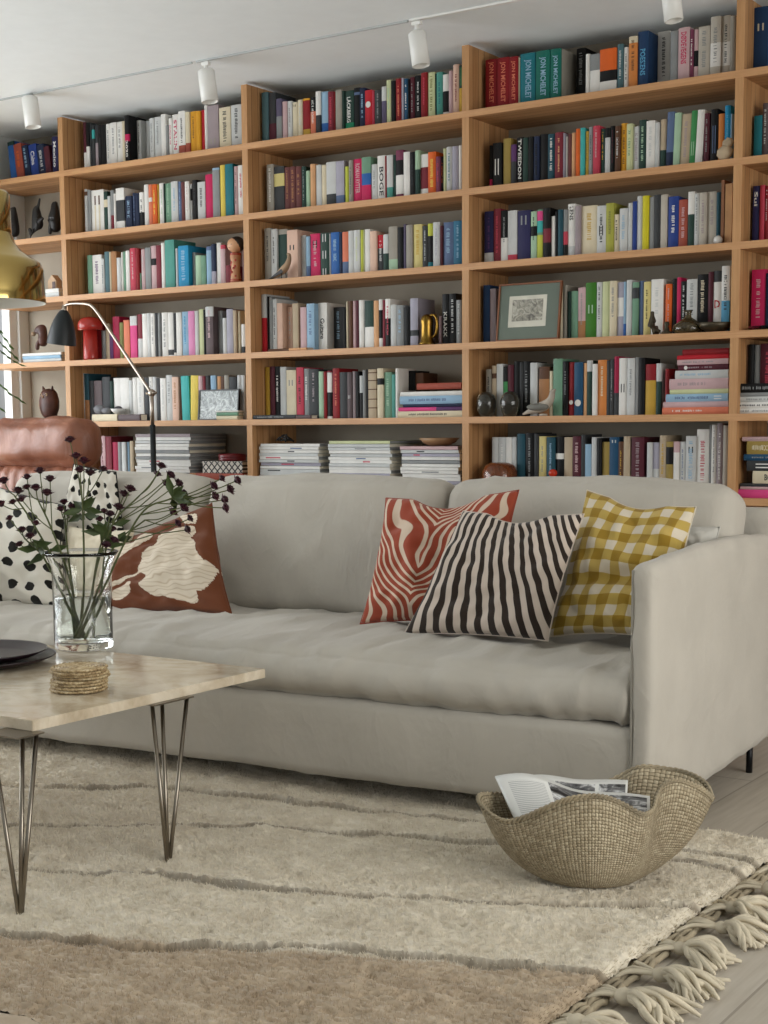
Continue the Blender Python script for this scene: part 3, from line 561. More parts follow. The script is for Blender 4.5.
# ------------------------------------------------------------------ fabric materials
def fabric(name, base, weave=900, wr=.006, var=.05, colnode=None, rough=.95):
    m, nt, b, o = newmat(name)
    n1 = noisetex(nt, coords(nt), 5, 4)
    c = lin(base)
    col = ramp(nt, n1.outputs[0], [(.3, tuple(x*(1-var) for x in c[:3])+(1,)), (.7, tuple(min(1, x*(1+var)) for x in c[:3])+(1,))])
    if colnode: col = colnode(nt, col)
    L(nt, col, b.inputs['Base Color']); b.inputs['Roughness'].default_value = rough; b.inputs['Specular IOR Level'].default_value = .15
    b.inputs['Sheen Weight'].default_value = .15
    w = noisetex(nt, coords(nt), weave*.5, 2)
    bump(nt, b, w.outputs[0], .25, .0006)
    if wr:
        a = noisetex(nt, coords(nt, 'Object', (6, 2.5, 3.5)), 1.3, 4, .5, .35); r_ = ramp(nt, a.outputs[0], [(.35, (0, 0, 0, 1)), (.5, (1, 1, 1, 1)), (.62, (.3, .3, .3, 1))])
        bump(nt, b, r_, .35, wr)
    return m
M_linen = fabric('grey_linen', 'b4aea3', wr=.006)
M_linen2 = fabric('grey_linen_piping', '8d897f', wr=0)
M_blackmetal = plain('black_metal', '18181a', .4, .6, var=.02)
M_steel = plain('brushed_steel', '8c8478', .32, 1, var=.04)
def softbox(cx, cy, cz, hx, hy, hz, r, m, n=(40, 14, 10), bulge=(0, 0, .02), wr=.004, ws=3.0, seed=0, q=None, M=None, aniso=(1, 1, 1), fn=None):
    q = q or MB(); pts = {}; vs = []; fs = []
    def g(i, n_): t = i/n_*2-1; return math.copysign(1-(1-abs(t))**1.25, t) if abs(t) < 1 else t
    H = (hx, hy, hz)
    def vert(i, j, k):
        key = (i, j, k)
        if key in pts: return pts[key]
        p = Vector((g(i, n[0])*hx, g(j, n[1])*hy, g(k, n[2])*hz)); c = Vector([max(-(h-r), min(h-r, a)) for a, h in zip(p, H)])
        d = p-c
        if d.length > 1e-9:
            s = (p[0]/hx, p[1]/hy, p[2]/hz); nrm = d.normalized(); p = c+nrm*r
            for ax in range(3):
                o1, o2 = [a for a in range(3) if a != ax]
                p[ax] += math.copysign(bulge[ax]*max(0, 1-s[o1]**2)**.7*max(0, 1-s[o2]**2)**.7*(abs(nrm[ax])), nrm[ax])
            w = noise.noise(Vector((p.x*aniso[0]*ws+seed, p.y*aniso[1]*ws, p.z*aniso[2]*ws)))+.5*noise.noise(Vector((p.x*aniso[0]*ws*2.3+seed, p.y*aniso[1]*ws*2.3, p.z*aniso[2]*ws*2.3+5)))
            rg = 1-abs(noise.noise(Vector((p.x*aniso[0]*ws*1.1+seed*2, p.y*aniso[1]*ws*1.1+3, p.z*aniso[2]*ws*1.1))))*5; p += nrm*(wr*w+wr*.8*max(0, rg))
        if fn: p = fn(p)
        pts[key] = len(vs); vs.append((p.x+cx, p.y+cy, p.z+cz)); return pts[key]
    nx, ny, nz = n
    for i in range(nx):
        for j in range(ny):
            for k in (0, nz): fs.append([vert(i, j, k), vert(i+1, j, k), vert(i+1, j+1, k), vert(i, j+1, k)])
    for i in range(nx):
        for k in range(nz):
            for j in (0, ny): fs.append([vert(i, j, k), vert(i+1, j, k), vert(i+1, j, k+1), vert(i, j, k+1)])
    for j in range(ny):
        for k in range(nz):
            for i in (0, nx): fs.append([vert(i, j, k), vert(i, j+1, k), vert(i, j+1, k+1), vert(i, j, k+1)])
    q.add(vs, fs, m, True, M); return q
# ------------------------------------------------------------------ sofa
sofa = thing('sofa', 'long three-seat sofa in loose grey linen covers with thin arms, standing on the rug', 'sofa', (2.55, -1.4, 0))
SX0, SX1, SY0, SY1 = 1.09, 3.93, -1.95, -.82
q = softbox((SX0+SX1)/2, (SY0+SY1)/2, .195, (SX1-SX0)/2, (SY1-SY0)/2, .112, .012, M_linen, n=(70, 10, 6), bulge=(0, .004, 0), wr=.005, ws=5, aniso=(.5, 1, 1)); q.build('skirted_base', sofa)
ATOP = .718
def arm(x0, x1, front):
    def fn(p):
        if p.z > 0: p.z += .012*math.sin((p.y+.5)*3)*(p.z/.33)
        return p
    q = softbox((x0+x1)/2, (SY0-.012+SY1)/2, (.085+ATOP)/2, (x1-x0)/2, (SY1-SY0+.012)/2, (ATOP-.085)/2, .026, M_linen, n=(8, 34, 28), bulge=(.004, 0, .008), wr=.004, ws=5, seed=3, fn=fn)
    o = q.build('arm', sofa)
    e = x0 if front else x1; q = MB()
    for xx in ((x0+.006,) if front else (x1-.004,)):
        q.tube([(xx, SY0-.006, .09+i*(ATOP-.105)/20) for i in range(21)], .0035, M_linen2, 6)
    q.build('piping', o); return o
arm(3.905, 3.968, True); arm(SX0-.06, SX0+.005, False)
q = softbox((SX0+SX1)/2+.0, SY1-.03, .445, (SX1-SX0)/2+.05, .045, .355, .03, M_linen, n=(40, 4, 10), bulge=(0, .004, .004), wr=.004); q.build('back_frame', sofa)
q = softbox((SX0+SX1)/2, -1.565, .37, (SX1-SX0)/2-.008, .39, .064, .058, M_linen, n=(150, 50, 12), bulge=(0, .026, .022), wr=.012, ws=3.6, seed=11, aniso=(2.0, .6, .8)); q.build('seat_cushion', sofa)
cw = (SX1-SX0)/3
for i in range(3):
    xa = SX0+cw*i; ang = math.radians(-13)
    Mx = Matrix.Translation((xa+cw/2, -1.13, .642))@Matrix.Rotation(ang, 4, 'X')
    def fn(p):
        p.z += -.012*(p.x/.48)**2*(1 if p.z > 0 else 0); return p
    q = softbox(0, 0, 0, cw/2-.004, .10, .245, .06, M_linen, n=(40, 10, 30), bulge=(0, .035, .01), wr=.009, ws=3, seed=20+i*3, M=Mx, fn=fn); o = q.build('back_cushion', sofa)
for x, y in ((3.94, -1.0), (3.94, -1.88), (SX0-.02, -1.0), (SX0-.02, -1.86)):
    q = MB(); q.tube([(x, y, 0), (x, y, .095)], .010, M_blackmetal, 10)
    q.box(x-.02, y-.02, .068, x+.02, y+.02, .076, M_blackmetal) if False else None
    q.build('leg', sofa)
th_ = math.radians(4); piv = Vector((3.96, -.95, 0)); bpy.context.view_layer.update()
sofa.location = piv+Matrix.Rotation(th_, 3, 'Z')@(sofa.location-piv); sofa.rotation_euler.z = th_
# ------------------------------------------------------------------ pillows
def pillow(name, corners, T, mat, label, n=56, conc=.075, wr=.0095, seed=0, chop=0, group=None, maskfn=None, fold=None, exp=.42):
    """corners TL, TR, BR, BL in the world; T half thickness"""
    TL, TR, BR, BL = [Vector(c) for c in corners]
    nrm = (TR-TL).cross(BL-TL).normalized()
    if nrm.y > 0: nrm = -nrm
    me = bpy.data.meshes.new(name); vs = []; uv = []
    def P(u, v, side):
        cu_ = u*(1-conc*(1-v*v)*abs(u)**2) ; cv_ = v*(1-conc*(1-u*u)*abs(v)**2)
        if chop and v > 0: cv_ -= chop*max(0, 1-(u/.55)**2)*v**2
        s, t = (cu_+1)/2, (1-cv_)/2
        p = (TL*(1-s)+TR*s)*(1-t)+(BL*(1-s)+BR*s)*t
        e = max(0, (1-u*u)*(1-v*v)); th = T*e**exp
        if chop: th *= 1-.35*max(0, 1-(u/.45)**2)*max(0, v)**1.0
        if fold: th *= 1-fold[2]*math.exp(-((v-fold[0]-.1*u)/fold[1])**2)
        fall = min(1, 3*e)
        a = math.atan2(v, u); rr = math.hypot(u, v)
        w = noise.noise(Vector((u*2.1+seed, v*2.1, side*3)))+.6*noise.noise(Vector((u*5+seed, v*5, side*3+7)))
        w2 = math.sin(8*(abs(u)-abs(v))+3*noise.noise(Vector((u+seed, v, 2))))*max(0, rr-.5)
        return p+nrm*side*(th+wr*w*fall*2.2+wr*.8*w2*fall)
    for side in (1, -1):
        for j in range(n+1):
            for i in range(n+1):
                u, v = i/n*2-1, 1-j/n*2; vs.append(P(u, v, side)); uv.append(((u+1)/2, (v+1)/2))
    W = n+1; fs = []
    for k in (0, W*W):
        for j in range(n):
            for i in range(n):
                a = k+j*W+i; fs.append((a, a+1, a+1+W, a+W) if k else (a, a+W, a+W+1, a+1))
    me.from_pydata([tuple(v) for v in vs], [], fs)
    ul = me.uv_layers.new(name='UVMap')
    for lp in me.loops: ul.data[lp.index].uv = uv[lp.vertex_index]
    if maskfn:
        at = me.color_attributes.new('pattern', 'FLOAT_COLOR', 'POINT')
        for i, (a, b_) in enumerate(uv): v = maskfn(a, b_); at.data[i].color = (v, v, v, 1)
    me.materials.append(mat); bm = bmesh.new(); bm.from_mesh(me); bmesh.ops.remove_doubles(bm, verts=bm.verts[:], dist=1e-5)
    bmesh.ops.recalc_face_normals(bm, faces=bm.faces[:]); bm.to_mesh(me); bm.free(); me.polygons.foreach_set('use_smooth', [True]*len(me.polygons))
    o = bpy.data.objects.new(name, me); COL.objects.link(o)
    tag(o, label, 'cushion', group)
    # seam
    q = MB(); ring = [P(-1+2*i/24, 1, 1) for i in range(25)]+[P(1, 1-2*i/24, 1) for i in range(1, 25)]+[P(1-2*i/24, -1, 1) for i in range(1, 25)]+[P(-1, -1+2*i/24, 1) for i in range(1, 25)]
    q.tube(ring, .0022, mat, 5); s = q.build('seam', o)
    return o
def uvsep(nt):
    t = N(nt, 'ShaderNodeTexCoord'); s = N(nt, 'ShaderNodeSeparateXYZ'); L(nt, t.outputs['UV'], s.inputs[0]); return s.outputs[0], s.outputs[1], t.outputs['UV']
def sm(nt, x, a, b):
    n = N(nt, 'ShaderNodeMapRange', interpolation_type='SMOOTHSTEP'); L(nt, x, n.inputs[0]); n.inputs[1].default_value = a; n.inputs[2].default_value = b; return n.outputs[0]
def c_stripe(nt, col):
    u, v, uv = uvsep(nt); nn = noisetex(nt, uv, 3, 2)
    u2 = math_(nt, 'ADD', u, math_(nt, 'MULTIPLY', math_(nt, 'SUBTRACT', nn.outputs[0], .5), .05))
    den = math_(nt, 'ADD', 1, math_(nt, 'MULTIPLY', math_(nt, 'SUBTRACT', 1, v), .75))
    s = math_(nt, 'FRACT', math_(nt, 'MULTIPLY', math_(nt, 'DIVIDE', math_(nt, 'ADD', u2, .02), den), 17))
    f = sm(nt, math_(nt, 'ABSOLUTE', math_(nt, 'SUBTRACT', s, .5)), .23, .27)
    return mix(nt, f, lin('332a25'), lin('c9bbae'))
def c_gingham(nt, col):
    u, v, uv = uvsep(nt)
    nn = noisetex(nt, uv, 3, 2); off = math_(nt, 'MULTIPLY', math_(nt, 'SUBTRACT', nn.outputs[0], .5), .06)
    def st(x, k): return sm(nt, math_(nt, 'ABSOLUTE', math_(nt, 'SUBTRACT', math_(nt, 'FRACT', math_(nt, 'MULTIPLY', math_(nt, 'ADD', x, off), k)), .5)), .24, .26)
    a = st(math_(nt, 'ADD', u, math_(nt, 'MULTIPLY', v, -.12)), 5.8); b_ = st(v, 6.6)
    c1 = mix(nt, a, lin('b89e58'), lin('cfc4b0')); c2 = mix(nt, a, lin('94762a'), lin('b49a50'))
    return mix(nt, b_, c2, c1)
def c_dots(nt, col):
    u, v, uv = uvsep(nt); vo = N(nt, 'ShaderNodeTexVoronoi', voronoi_dimensions='2D'); vo.inputs['Scale'].default_value = 6.2; vo.inputs['Randomness'].default_value = .42
    nn = noisetex(nt, uv, 14, 2); mp = N(nt, 'ShaderNodeVectorMath', operation='ADD'); L(nt, uv, mp.inputs[0])
    sc = N(nt, 'ShaderNodeVectorMath', operation='SCALE'); L(nt, nn.outputs['Color'], sc.inputs[0]); sc.inputs['Scale'].default_value = .045; L(nt, sc.outputs[0], mp.inputs[1])
    L(nt, mp.outputs[0], vo.inputs['Vector'])
    return mix(nt, sm(nt, vo.outputs['Distance'], .25, .28), lin('16140f'), lin('cfc9bc'))
def c_zebra(nt, col):
    u, v, uv = uvsep(nt); nn = noisetex(nt, uv, 2.0, .6, .3)
    ang = math_(nt, 'MULTIPLY', math_(nt, 'SUBTRACT', nn.outputs[0], .5), 9)
    d1 = math_(nt, 'SUBTRACT', math_(nt, 'MULTIPLY', v, 9), math_(nt, 'MULTIPLY', math_(nt, 'ABSOLUTE', math_(nt, 'SUBTRACT', u, math_(nt, 'ADD', .38, math_(nt, 'MULTIPLY', v, .12)))), 15))
    n2 = noisetex(nt, uv, 1.1, 1); d = math_(nt, 'ADD', math_(nt, 'ADD', d1, ang), math_(nt, 'MULTIPLY', n2.outputs[0], 4))
    s = math_(nt, 'ABSOLUTE', math_(nt, 'SUBTRACT', math_(nt, 'FRACT', d), .5))
    n3 = noisetex(nt, uv, 6, 2); s2 = math_(nt, 'ADD', s, math_(nt, 'MULTIPLY', math_(nt, 'SUBTRACT', n3.outputs[0], .5), .22))
    return mix(nt, sm(nt, s2, .29, .34), lin('94432f'), lin('cdb9a4'))
def c_floral(nt, col):
    a = N(nt, 'ShaderNodeAttribute'); a.attribute_name = 'pattern'; u, v, uv = uvsep(nt)
    w = noisetex(nt, uv, 3, 2); 
    wv = N(nt, 'ShaderNodeTexWave', wave_type='RINGS'); wv.inputs['Scale'].default_value = 7; wv.inputs['Distortion'].default_value = 9; wv.inputs['Detail'].default_value = 1; L(nt, uv, wv.inputs['Vector'])
    pet = mix(nt, sm(nt, wv.outputs['Fac'], .0, .28), lin('bfae98'), lin('d3c6b2'))
    f = sm(nt, a.outputs['Fac'], .45, .55)
    return mix(nt, f, lin('683a22'), pet)
def ell(u, v, cx, cy, a, b_, r=0):
    du, dv = u-cx, v-cy; c, s = math.cos(r), math.sin(r); x, y = du*c+dv*s, -du*s+dv*c; return (x/a)**2+(y/b_)**2
def floral_mask(u, v):
    w = .05*noise.noise(Vector((u*7, v*7, 1))); u += w; v += w
    k = 0
    if ell(u, v, .66, .46, .26, .24, .3) < 1: k = 1
    if ell(u, v, .70, .70, .20, .09, .5) < 1: k = 1
    if ell(u, v, .62, .20, .22, .09, -.5) < 1: k = 1
    if ell(u, v, .84, .30, .16, .12, .9) < 1: k = 1
    y = .16+.42*u+.10*math.sin(3*u)
    if abs(v-y) < .022 and u < .62: k = 1
    if ell(u, v, .26, .20, .12, .06, .9) < 1: k = 1
    if ell(u, v, .10, .45, .05, .20, -.3) < 1: k = 1
    if ell(u, v, .82, .92, .12, .035, -.95) < 1: k = 1
    if ell(u, v, .30, .74, .22, .07, .2) < 1: k = 1
    return k
FAB = dict(weave=1200, wr=.003)
M_zeb = fabric('zebra_print', 'a2402a', colnode=c_zebra, **FAB); M_str = fabric('striped_canvas', 'cfc3b6', colnode=c_stripe, **FAB)
M_gin = fabric('gingham_cotton', 'b79c38', colnode=c_gingham, **FAB); M_dot = fabric('dotted_cotton', 'cfc9bc', colnode=c_dots, **FAB)
M_flo = fabric('floral_print', '7a3e1c', colnode=c_floral, **FAB); M_crm = fabric('cream_knit', 'd2c7b0', weave=300, wr=.012); M_grp = fabric('grey_pillow_linen', 'b9b6ae', wr=.01)
G = 'cushions on the sofa'
ZSEAT = .44
def seatp(u, v): return atz(u, v, ZSEAT)
def up(u, v, Y): return aty(u, v, Y)
pillow('cushion', [up(386, 498, -1.42), up(519, 490, -1.36), up(500, 626, -1.52), up(360, 624, -1.58)], .062, M_zeb, 'rust red cushion with cream zebra-like stripes, leaning on the middle seat back', chop=.16, seed=1, group=G)
pillow('cushion', [up(463, 511, -1.54), up(584, 514, -1.50), up(548, 641, -1.66), up(404, 634, -1.70)], .07, M_str, 'cushion with dark brown and off-white stripes, frontmost of the right group', chop=.13, seed=2, group=G, conc=.05, fold=(-.45, .3, .25))
pillow('cushion', [up(587, 490, -1.38), up(696, 507, -1.38), up(672, 640, -1.56), up(548, 637, -1.54)], .075, M_gin, 'mustard and white gingham cushion tucked against the right arm', chop=.08, seed=3, group=G, fold=(-.22, .13, .5), wr=.009)
pillow('cushion', [up(640, 520, -1.26), up(720, 527, -1.26), up(710, 600, -1.36), up(640, 610, -1.36)], .05, M_grp, 'small crumpled pale grey cushion peeking out behind the gingham one', seed=4, group=G, n=30, wr=.01)
pillow('cushion', [up(108, 548, -1.50), up(212, 503, -1.46), up(232, 614, -1.64), up(96, 614, -1.66)], .06, M_flo, 'rust brown cushion with a big cream tulip print, left side of the sofa', seed=5, group=G, n=110, maskfn=floral_mask, conc=.06)
pillow('cushion', [up(-42, 472, -1.52), up(66, 506, -1.50), up(58, 607, -1.70), up(-52, 607, -1.72)], .075, M_dot, 'white cushion with large black dots, at the left picture edge', seed=6, group=G, conc=.05)
pillow('cushion', [up(74, 464, -1.40), up(116, 472, -1.38), up(126, 545, -1.44), up(56, 540, -1.46)], .025, M_dot, 'small white cushion corner with black dots, upright behind the flowers', seed=9, group=G, n=30, conc=.03)
pillow('cushion', [up(68, 526, -1.52), up(134, 530, -1.52), up(128, 613, -1.60), up(58, 610, -1.60)], .05, M_crm, 'cream textured knit cushion seen behind the glass vase', seed=8, group=G, n=40)
# ------------------------------------------------------------------ coffee table
m, nt, b, o = newmat('beige_marble'); M_marble = m
n0 = noisetex(nt, coords(nt, 'Object', (1, 1.6, 1)), 3, 6, .6, 2.2)
n1 = noisetex(nt, coords(nt, 'Object', (1, 1, 1), (0, 0, .6)), 9, 5, .6, 1)
c = ramp(nt, n0.outputs[0], [(.3, 'a8967c'), (.45, 'c6b69c'), (.56, 'd9cdb8'), (.7, 'b9a88e')]); c = mix(nt, .3, c, ramp(nt, n1.outputs[0], [(.35, '9a8a72'), (.6, 'ded4c2')]))
L(nt, c, b.inputs['Base Color']); b.inputs['Roughness'].default_value = .12; b.inputs['Specular IOR Level'].default_value = .55
TX0, TX1, TY0, TY1, TZ = 1.75, 3.06, -3.06, -2.245, .42
table = thing('coffee_table', 'low rectangular coffee table, beige marble top on thin steel hairpin legs', 'coffee table', ((TX0+TX1)/2, (TY0+TY1)/2, 0))
q = MB(); q.box(TX0, TY0, TZ-.024, TX1, TY1, TZ, M_marble, .0015); q.build('table_top', table)
RZ = .028
for fx, fy, tops in ((3.085-.03, -3.13+.02, [(3.02, -3.02), (3.045, -3.0), (2.93, -3.03)]), (3.08, -2.66, [(3.0, -2.62), (3.03, -2.63), (3.04, -2.53)])): pass
def leg(foot, tops):
    q = MB()
    for t in tops: q.tube([(t[0], t[1], TZ-.026), (foot[0]+(t[0]-foot[0])*.02, foot[1]+(t[1]-foot[1])*.02, RZ-.018)], .0052, M_steel, 10)
    q.ball((foot[0], foot[1], RZ-.016), .0075, M_steel, 10, 6)
    xs = [t[0] for t in tops]; ys = [t[1] for t in tops]
    q.box(min(xs)-.012, min(ys)-.012, TZ-.028, max(xs)+.012, max(ys)+.012, TZ-.0242, M_steel); q.build('leg', table)
F1 = atz(20, 913, .031); F2 = atz(168, 862, .031)
def tp(u, v): return atz(u, v, TZ-.026)
leg(F1, [tp(22.5, 733), tp(36.5, 733), tp(-9, 733)]); leg(F2, [tp(152, 704), tp(162, 701), tp(187, 697)])
for X in (TX0+.08,):
    for Y, s in ((TY0+.06, 1), (TY1-.42, 1)): leg((X-.03, Y, 0), [(X, Y, 0), (X+.05, Y+.02, 0), (X+.01, Y+.09, 0)])
# plates, coasters
M_plate = plain('aubergine_lacquer', '22161a', .3, spec=.35, var=.04)
pc = atz(-20, 663, TZ)
for i, (r, z, lab) in enumerate(((.205, .0, 'lower and wider of two dark aubergine plates on the marble table'), (.19, .014, 'upper and smaller of two dark aubergine plates on the marble table'))):
    q = MB(); q.lathe([(0, .004), (r*.7, .004), (r*.78, .007), (r*.97, .021), (r, .0225), (r*.995, .019), (r*.8, .003), (r*.72, 0), (0, 0)], M_plate, 56, (0, 0, 0))
    o = q.build('plate'); o.location = (pc.x-.012*i, pc.y, TZ+.0004+z); tag(o, lab, 'plate', 'stacked plates')
m, nt, b, o = newmat('rattan'); M_rat = m
n0 = noisetex(nt, coords(nt), 90, 3); L(nt, ramp(nt, n0.outputs[0], [(.3, '7c6440'), (.5, 'b8a078'), (.7, 'd8c8a4')]), b.inputs['Base Color']); b.inputs['Roughness'].default_value = .6
cc = atz(79, 690, TZ); NCO = 8
for i in range(NCO):
    q = MB(); r = .068-.001*(i % 2); th = .0068
    for k in range(9):
        rr = r*(k+.6)/9.1; q.tube([(rr*math.cos(a)+.0, rr*math.sin(a), th/2+.0006*math.sin(a*17+k)) for a in [j*2*PI/36 for j in range(37)]], th*.5, M_rat, 5, cap=False)
    for a in range(40):
        a = a*2*PI/40; q.tube([((r-.004)*math.cos(a), (r-.004)*math.sin(a), th+.0003), ((r+.0025)*math.cos(a), (r+.0025)*math.sin(a), th/2), ((r-.003)*math.cos(a+.05), (r-.003)*math.sin(a+.05), .0)], .0012, M_rat, 4, cap=False)
    o = q.build('coaster'); o.location = (cc.x+R.uniform(-.003, .003)+.0015*max(0, i-4), cc.y+R.uniform(-.003, .003)+(.010 if i in (4, 5) else 0), TZ+.0015+i*.0075); o.rotation_euler.z = i
    tag(o, ('lowest round rattan coaster, right on the marble' if i == 0 else 'topmost round rattan coaster of the stack by the vase' if i == NCO-1 else '%s rattan coaster from the bottom of the stack by the vase' % ORD[i]), 'coaster', 'stack of rattan coasters')
# ------------------------------------------------------------------ vase and flowers
m, nt, b, o = newmat('clear_glass'); b.inputs['Transmission Weight'].default_value = 1; b.inputs['Roughness'].default_value = 0; b.inputs['IOR'].default_value = 1.45; b.inputs['Base Color'].default_value = (.97, .985, .98, 1); M_glass = m
m, nt, b, o = newmat('water'); b.inputs['Transmission Weight'].default_value = 1; b.inputs['Roughness'].default_value = 0; b.inputs['IOR'].default_value = 1.33; b.inputs['Base Color'].default_value = (.93, .96, .93, 1); M_water = m
vc = atz(84, 648, TZ); VZ = TZ+.0005
vase = thing('glass_vase', 'clear glass cylinder vase with flared rim holding burgundy flowers', 'vase', (vc.x, vc.y, VZ))
q = MB(); VS_ = 1.27; o_ = [(0, 0), (.062, 0), (.066, .004), (.067, .02), (.067, .16), (.070, .19), (.079, .213), (.0845, .222)]
i_ = [(.083, .2235), (.0775, .2145), (.068, .19), (.0645, .16), (.0645, .022), (.062, .017), (0, .016)]
q.lathe([(a*VS_, b_*VS_) for a, b_ in o_+i_], M_glass, 64, (vc.x, vc.y, VZ)); q.build('glass_body', vase)
q = MB(); q.lathe([(a*VS_, b_*VS_) for a, b_ in [(0, .0165), (.0618, .0175), (.0641, .0225), (.0641, .118), (0, .118)]], M_water, 48, (vc.x, vc.y, VZ)); q.build('water', vase)
M_stem = plain('flower_stem_green', '555c32', .6, var=.15); M_leafg = plain('flower_leaf', '46562c', .55, var=.15); M_bur = plain('burgundy_petal', '4a1626', .6, var=.25); M_bur2 = plain('burgundy_floret', '33101c', .7, var=.2)
vdir = Vector((cf.x, cf.y, 0)).normalized()
def atd(u, v, c, b_=0.0):
    d = ray(u, v); t = (Vector(c)+vdir*b_-CAM).dot(vdir)/d.dot(vdir); return CAM+d*t
def petal(q, c, dirv, side, l, w, m):
    c = Vector(c); d = Vector(dirv).normalized(); s = Vector(side).normalized(); nn = d.cross(s)
    q.add([c, c+d*l*.45+s*w+nn*l*.06, c+d*l+nn*l*.18, c+d*l*.45-s*w+nn*l*.06, c+d*l*.5-nn*l*.05], [(0, 1, 4), (1, 2, 4), (2, 3, 4), (3, 0, 4)], m, True)
def head(c, axis, r, parent):
    q = MB(); c = Vector(c); ax = Vector(axis).normalized(); s = ax.orthogonal().normalized(); t = ax.cross(s)
    for ring, (n_, el, l) in enumerate(((11, .15, 1.0), (9, .55, .85))):
        for i in range(n_):
            a = 2*PI*(i+.5*ring)/n_+R.uniform(-.1, .1); dr = (s*math.cos(a)+t*math.sin(a))*math.cos(el)+ax*math.sin(el)
            petal(q, c, dr, ax.cross(dr), r*l*R.uniform(.85, 1.1), r*.24, M_bur)
    for i in range(16):
        a = R.uniform(0, 2*PI); e = R.uniform(.5, 1.5); dr = (s*math.cos(a)+t*math.sin(a))*math.cos(e)+ax*math.sin(e)
        q.ball(c+dr*r*.55, r*.16, M_bur2, 6, 4)
    q.ball(c+ax*r*.15, r*.4, M_bur2, 8, 6); return q.build('flower_head', parent)
STEMS = [
 ([(80, 652), (64, 580), (34, 525), (14, 495)], [(4, 482), (13, 503), (27, 478), (18, 492), (2, 505)], 'leaning far left, over the dotted cushion', .02, [(38, 560)]),
 ([(81, 652), (70, 580), (52, 530), (38, 500)], [(27, 488), (40, 472), (50, 480), (36, 489), (47, 494), (22, 500)], 'with the dense dark cluster on the left', -.01, []),
 ([(83, 652), (84, 580), (83, 520), (81, 485)], [(70, 441), (76, 457), (84, 462), (80, 471), (103, 470), (90, 474)], 'rising tallest and straight up', .0, [(85, 508), (92, 512), (76, 508)]),
 ([(85, 652), (94, 580), (112, 525), (140, 495)], [(161, 467), (170, 476), (178, 484), (157, 475), (183, 494), (165, 484)], 'bending right with its cluster above the floral cushion', .015, [(112, 528)]),
 ([(87, 652), (108, 585), (140, 515), (172, 498)], [(213, 487), (221, 479), (236, 481), (229, 490), (223, 500), (214, 497), (224, 508)], 'reaching furthest to the right', -.015, [(190, 495), (196, 492), (197, 500)]),
 ([(84, 652), (98, 590), (115, 545), (145, 520)], [(172, 513), (183, 509), (189, 519), (177, 524), (186, 530)], 'curving right just above the tulip print', .01, [(120, 540)]),
 ([(80, 652), (74, 600), (67, 545), (65, 520)], [(61, 510), (68, 514), (64, 503), (72, 508)], 'short with small flowers left of the tallest one', .03, []),
 ([(82, 652), (90, 600), (98, 555), (106, 530)], [(110, 515), (114, 541), (106, 546), (124, 495), (130, 490), (118, 508)], 'short and branching right beside the tallest one', -.03, [(96, 530), (92, 540)]),
 ([(79, 652), (60, 590), (42, 555), (26, 540)], [(22, 531), (30, 537), (10, 519), (36, 524), (20, 545)], 'lowest on the left side', -.02, [(40, 548), (35, 545)]),
 ([(86, 652), (100, 600), (104, 560), (108, 540)], [(104, 512), (112, 530), (100, 520)], 'low in the middle, just over the vase rim', .04, [])]
for si, (path, heads, lab, bo, leaves) in enumerate(STEMS):
    P0 = [atd(u, v, vc, bo*min(1, i)) for i, (u, v) in enumerate(path)]
    P0[0] = Vector((vc.x+R.uniform(-.02, .02), vc.y+R.uniform(-.02, .02), VZ+.029))
    dd = (P0[1]-vc); rad = math.hypot(dd.x, dd.y)
    if rad > .07: P0[1].x = vc.x+dd.x/rad*.07; P0[1].y = vc.y+dd.y/rad*.07
    sp = catmull(P0, 8); q = MB(); q.tube(sp, [.0038-.0015*i/len(sp) for i in range(len(sp))], M_stem, 7)
    root = q
    tips = []
    for hi, (u, v) in enumerate(heads):
        e = atd(u, v, vc, bo+R.uniform(-.035, .035)); k = len(sp)-1-(hi % 3)*4; s0 = sp[k]
        mid = s0*.5+e*.5+Vector((0, 0, -.008)); q.tube(catmull([s0, mid, e], 5), .0017, M_stem, 5); tips.append((e, (e-mid)))
    o = q.build('flower_stem'); tag(o, 'burgundy flower stem %s' % lab, 'flower', 'cut flowers in the glass vase')
    for e, ax in tips: head(e, ax+Vector((0, 0, .03)), R.uniform(.017, .0235), o)
    for u, v in leaves:
        q = MB(); c0 = min(sp, key=lambda p: (p-atd(u, v, vc, bo)).length); tip = atd(u, v, vc, bo)
        for _ in range(3):
            dr = (tip-c0).normalized()*.4+Vector((R.uniform(-1, 1), R.uniform(-1, 1), R.uniform(-.3, .8))); petal(q, c0, dr, dr.cross(vdir), R.uniform(.05, .075), .012, M_leafg)
        q.build('leaf', o)
# ------------------------------------------------------------------ rug
G1 = [atz(u, v, .03) for u, v in ((-60, 783), (0, 784), (100, 786), (190, 787), (300, 800), (420, 815), (560, 828))]
G2 = [atz(u, v, .03) for u, v in ((-60, 823), (0, 824), (40, 825), (190, 824), (280, 824), (340, 832), (480, 840), (620, 850))]
G3 = [atz(u, v, .03) for u, v in ((-60, 866), (0, 868), (163, 871), (247, 886), (330, 892), (423, 896), (560, 903), (633, 904), (700, 904))]
G4 = [atz(u, v, .03) for u, v in ((-80, 915), (0, 930), (130, 946), (230, 944), (325, 946), (420, 953), (510, 964), (570, 968), (640, 975))]
GR = [G1, G2, G3, G4]
def gy(G, x):
    if x <= G[0].x: return G[0].y+(x-G[0].x)*0
    for a, b_ in zip(G[:-1], G[1:]):
        if a.x <= x <= b_.x: t = (x-a.x)/max(b_.x-a.x, 1e-6); return a.y*(1-t)+b_.y*t
    return G[-1].y
RX0, RX1, RY0, RY1 = .3, 4.32, -4.3, -1.76
def vein(s, m_): return s
m, nt, b, o = newmat('wool_pile'); M_pile = m
a = N(nt, 'ShaderNodeAttribute'); a.attribute_name = 'zone'
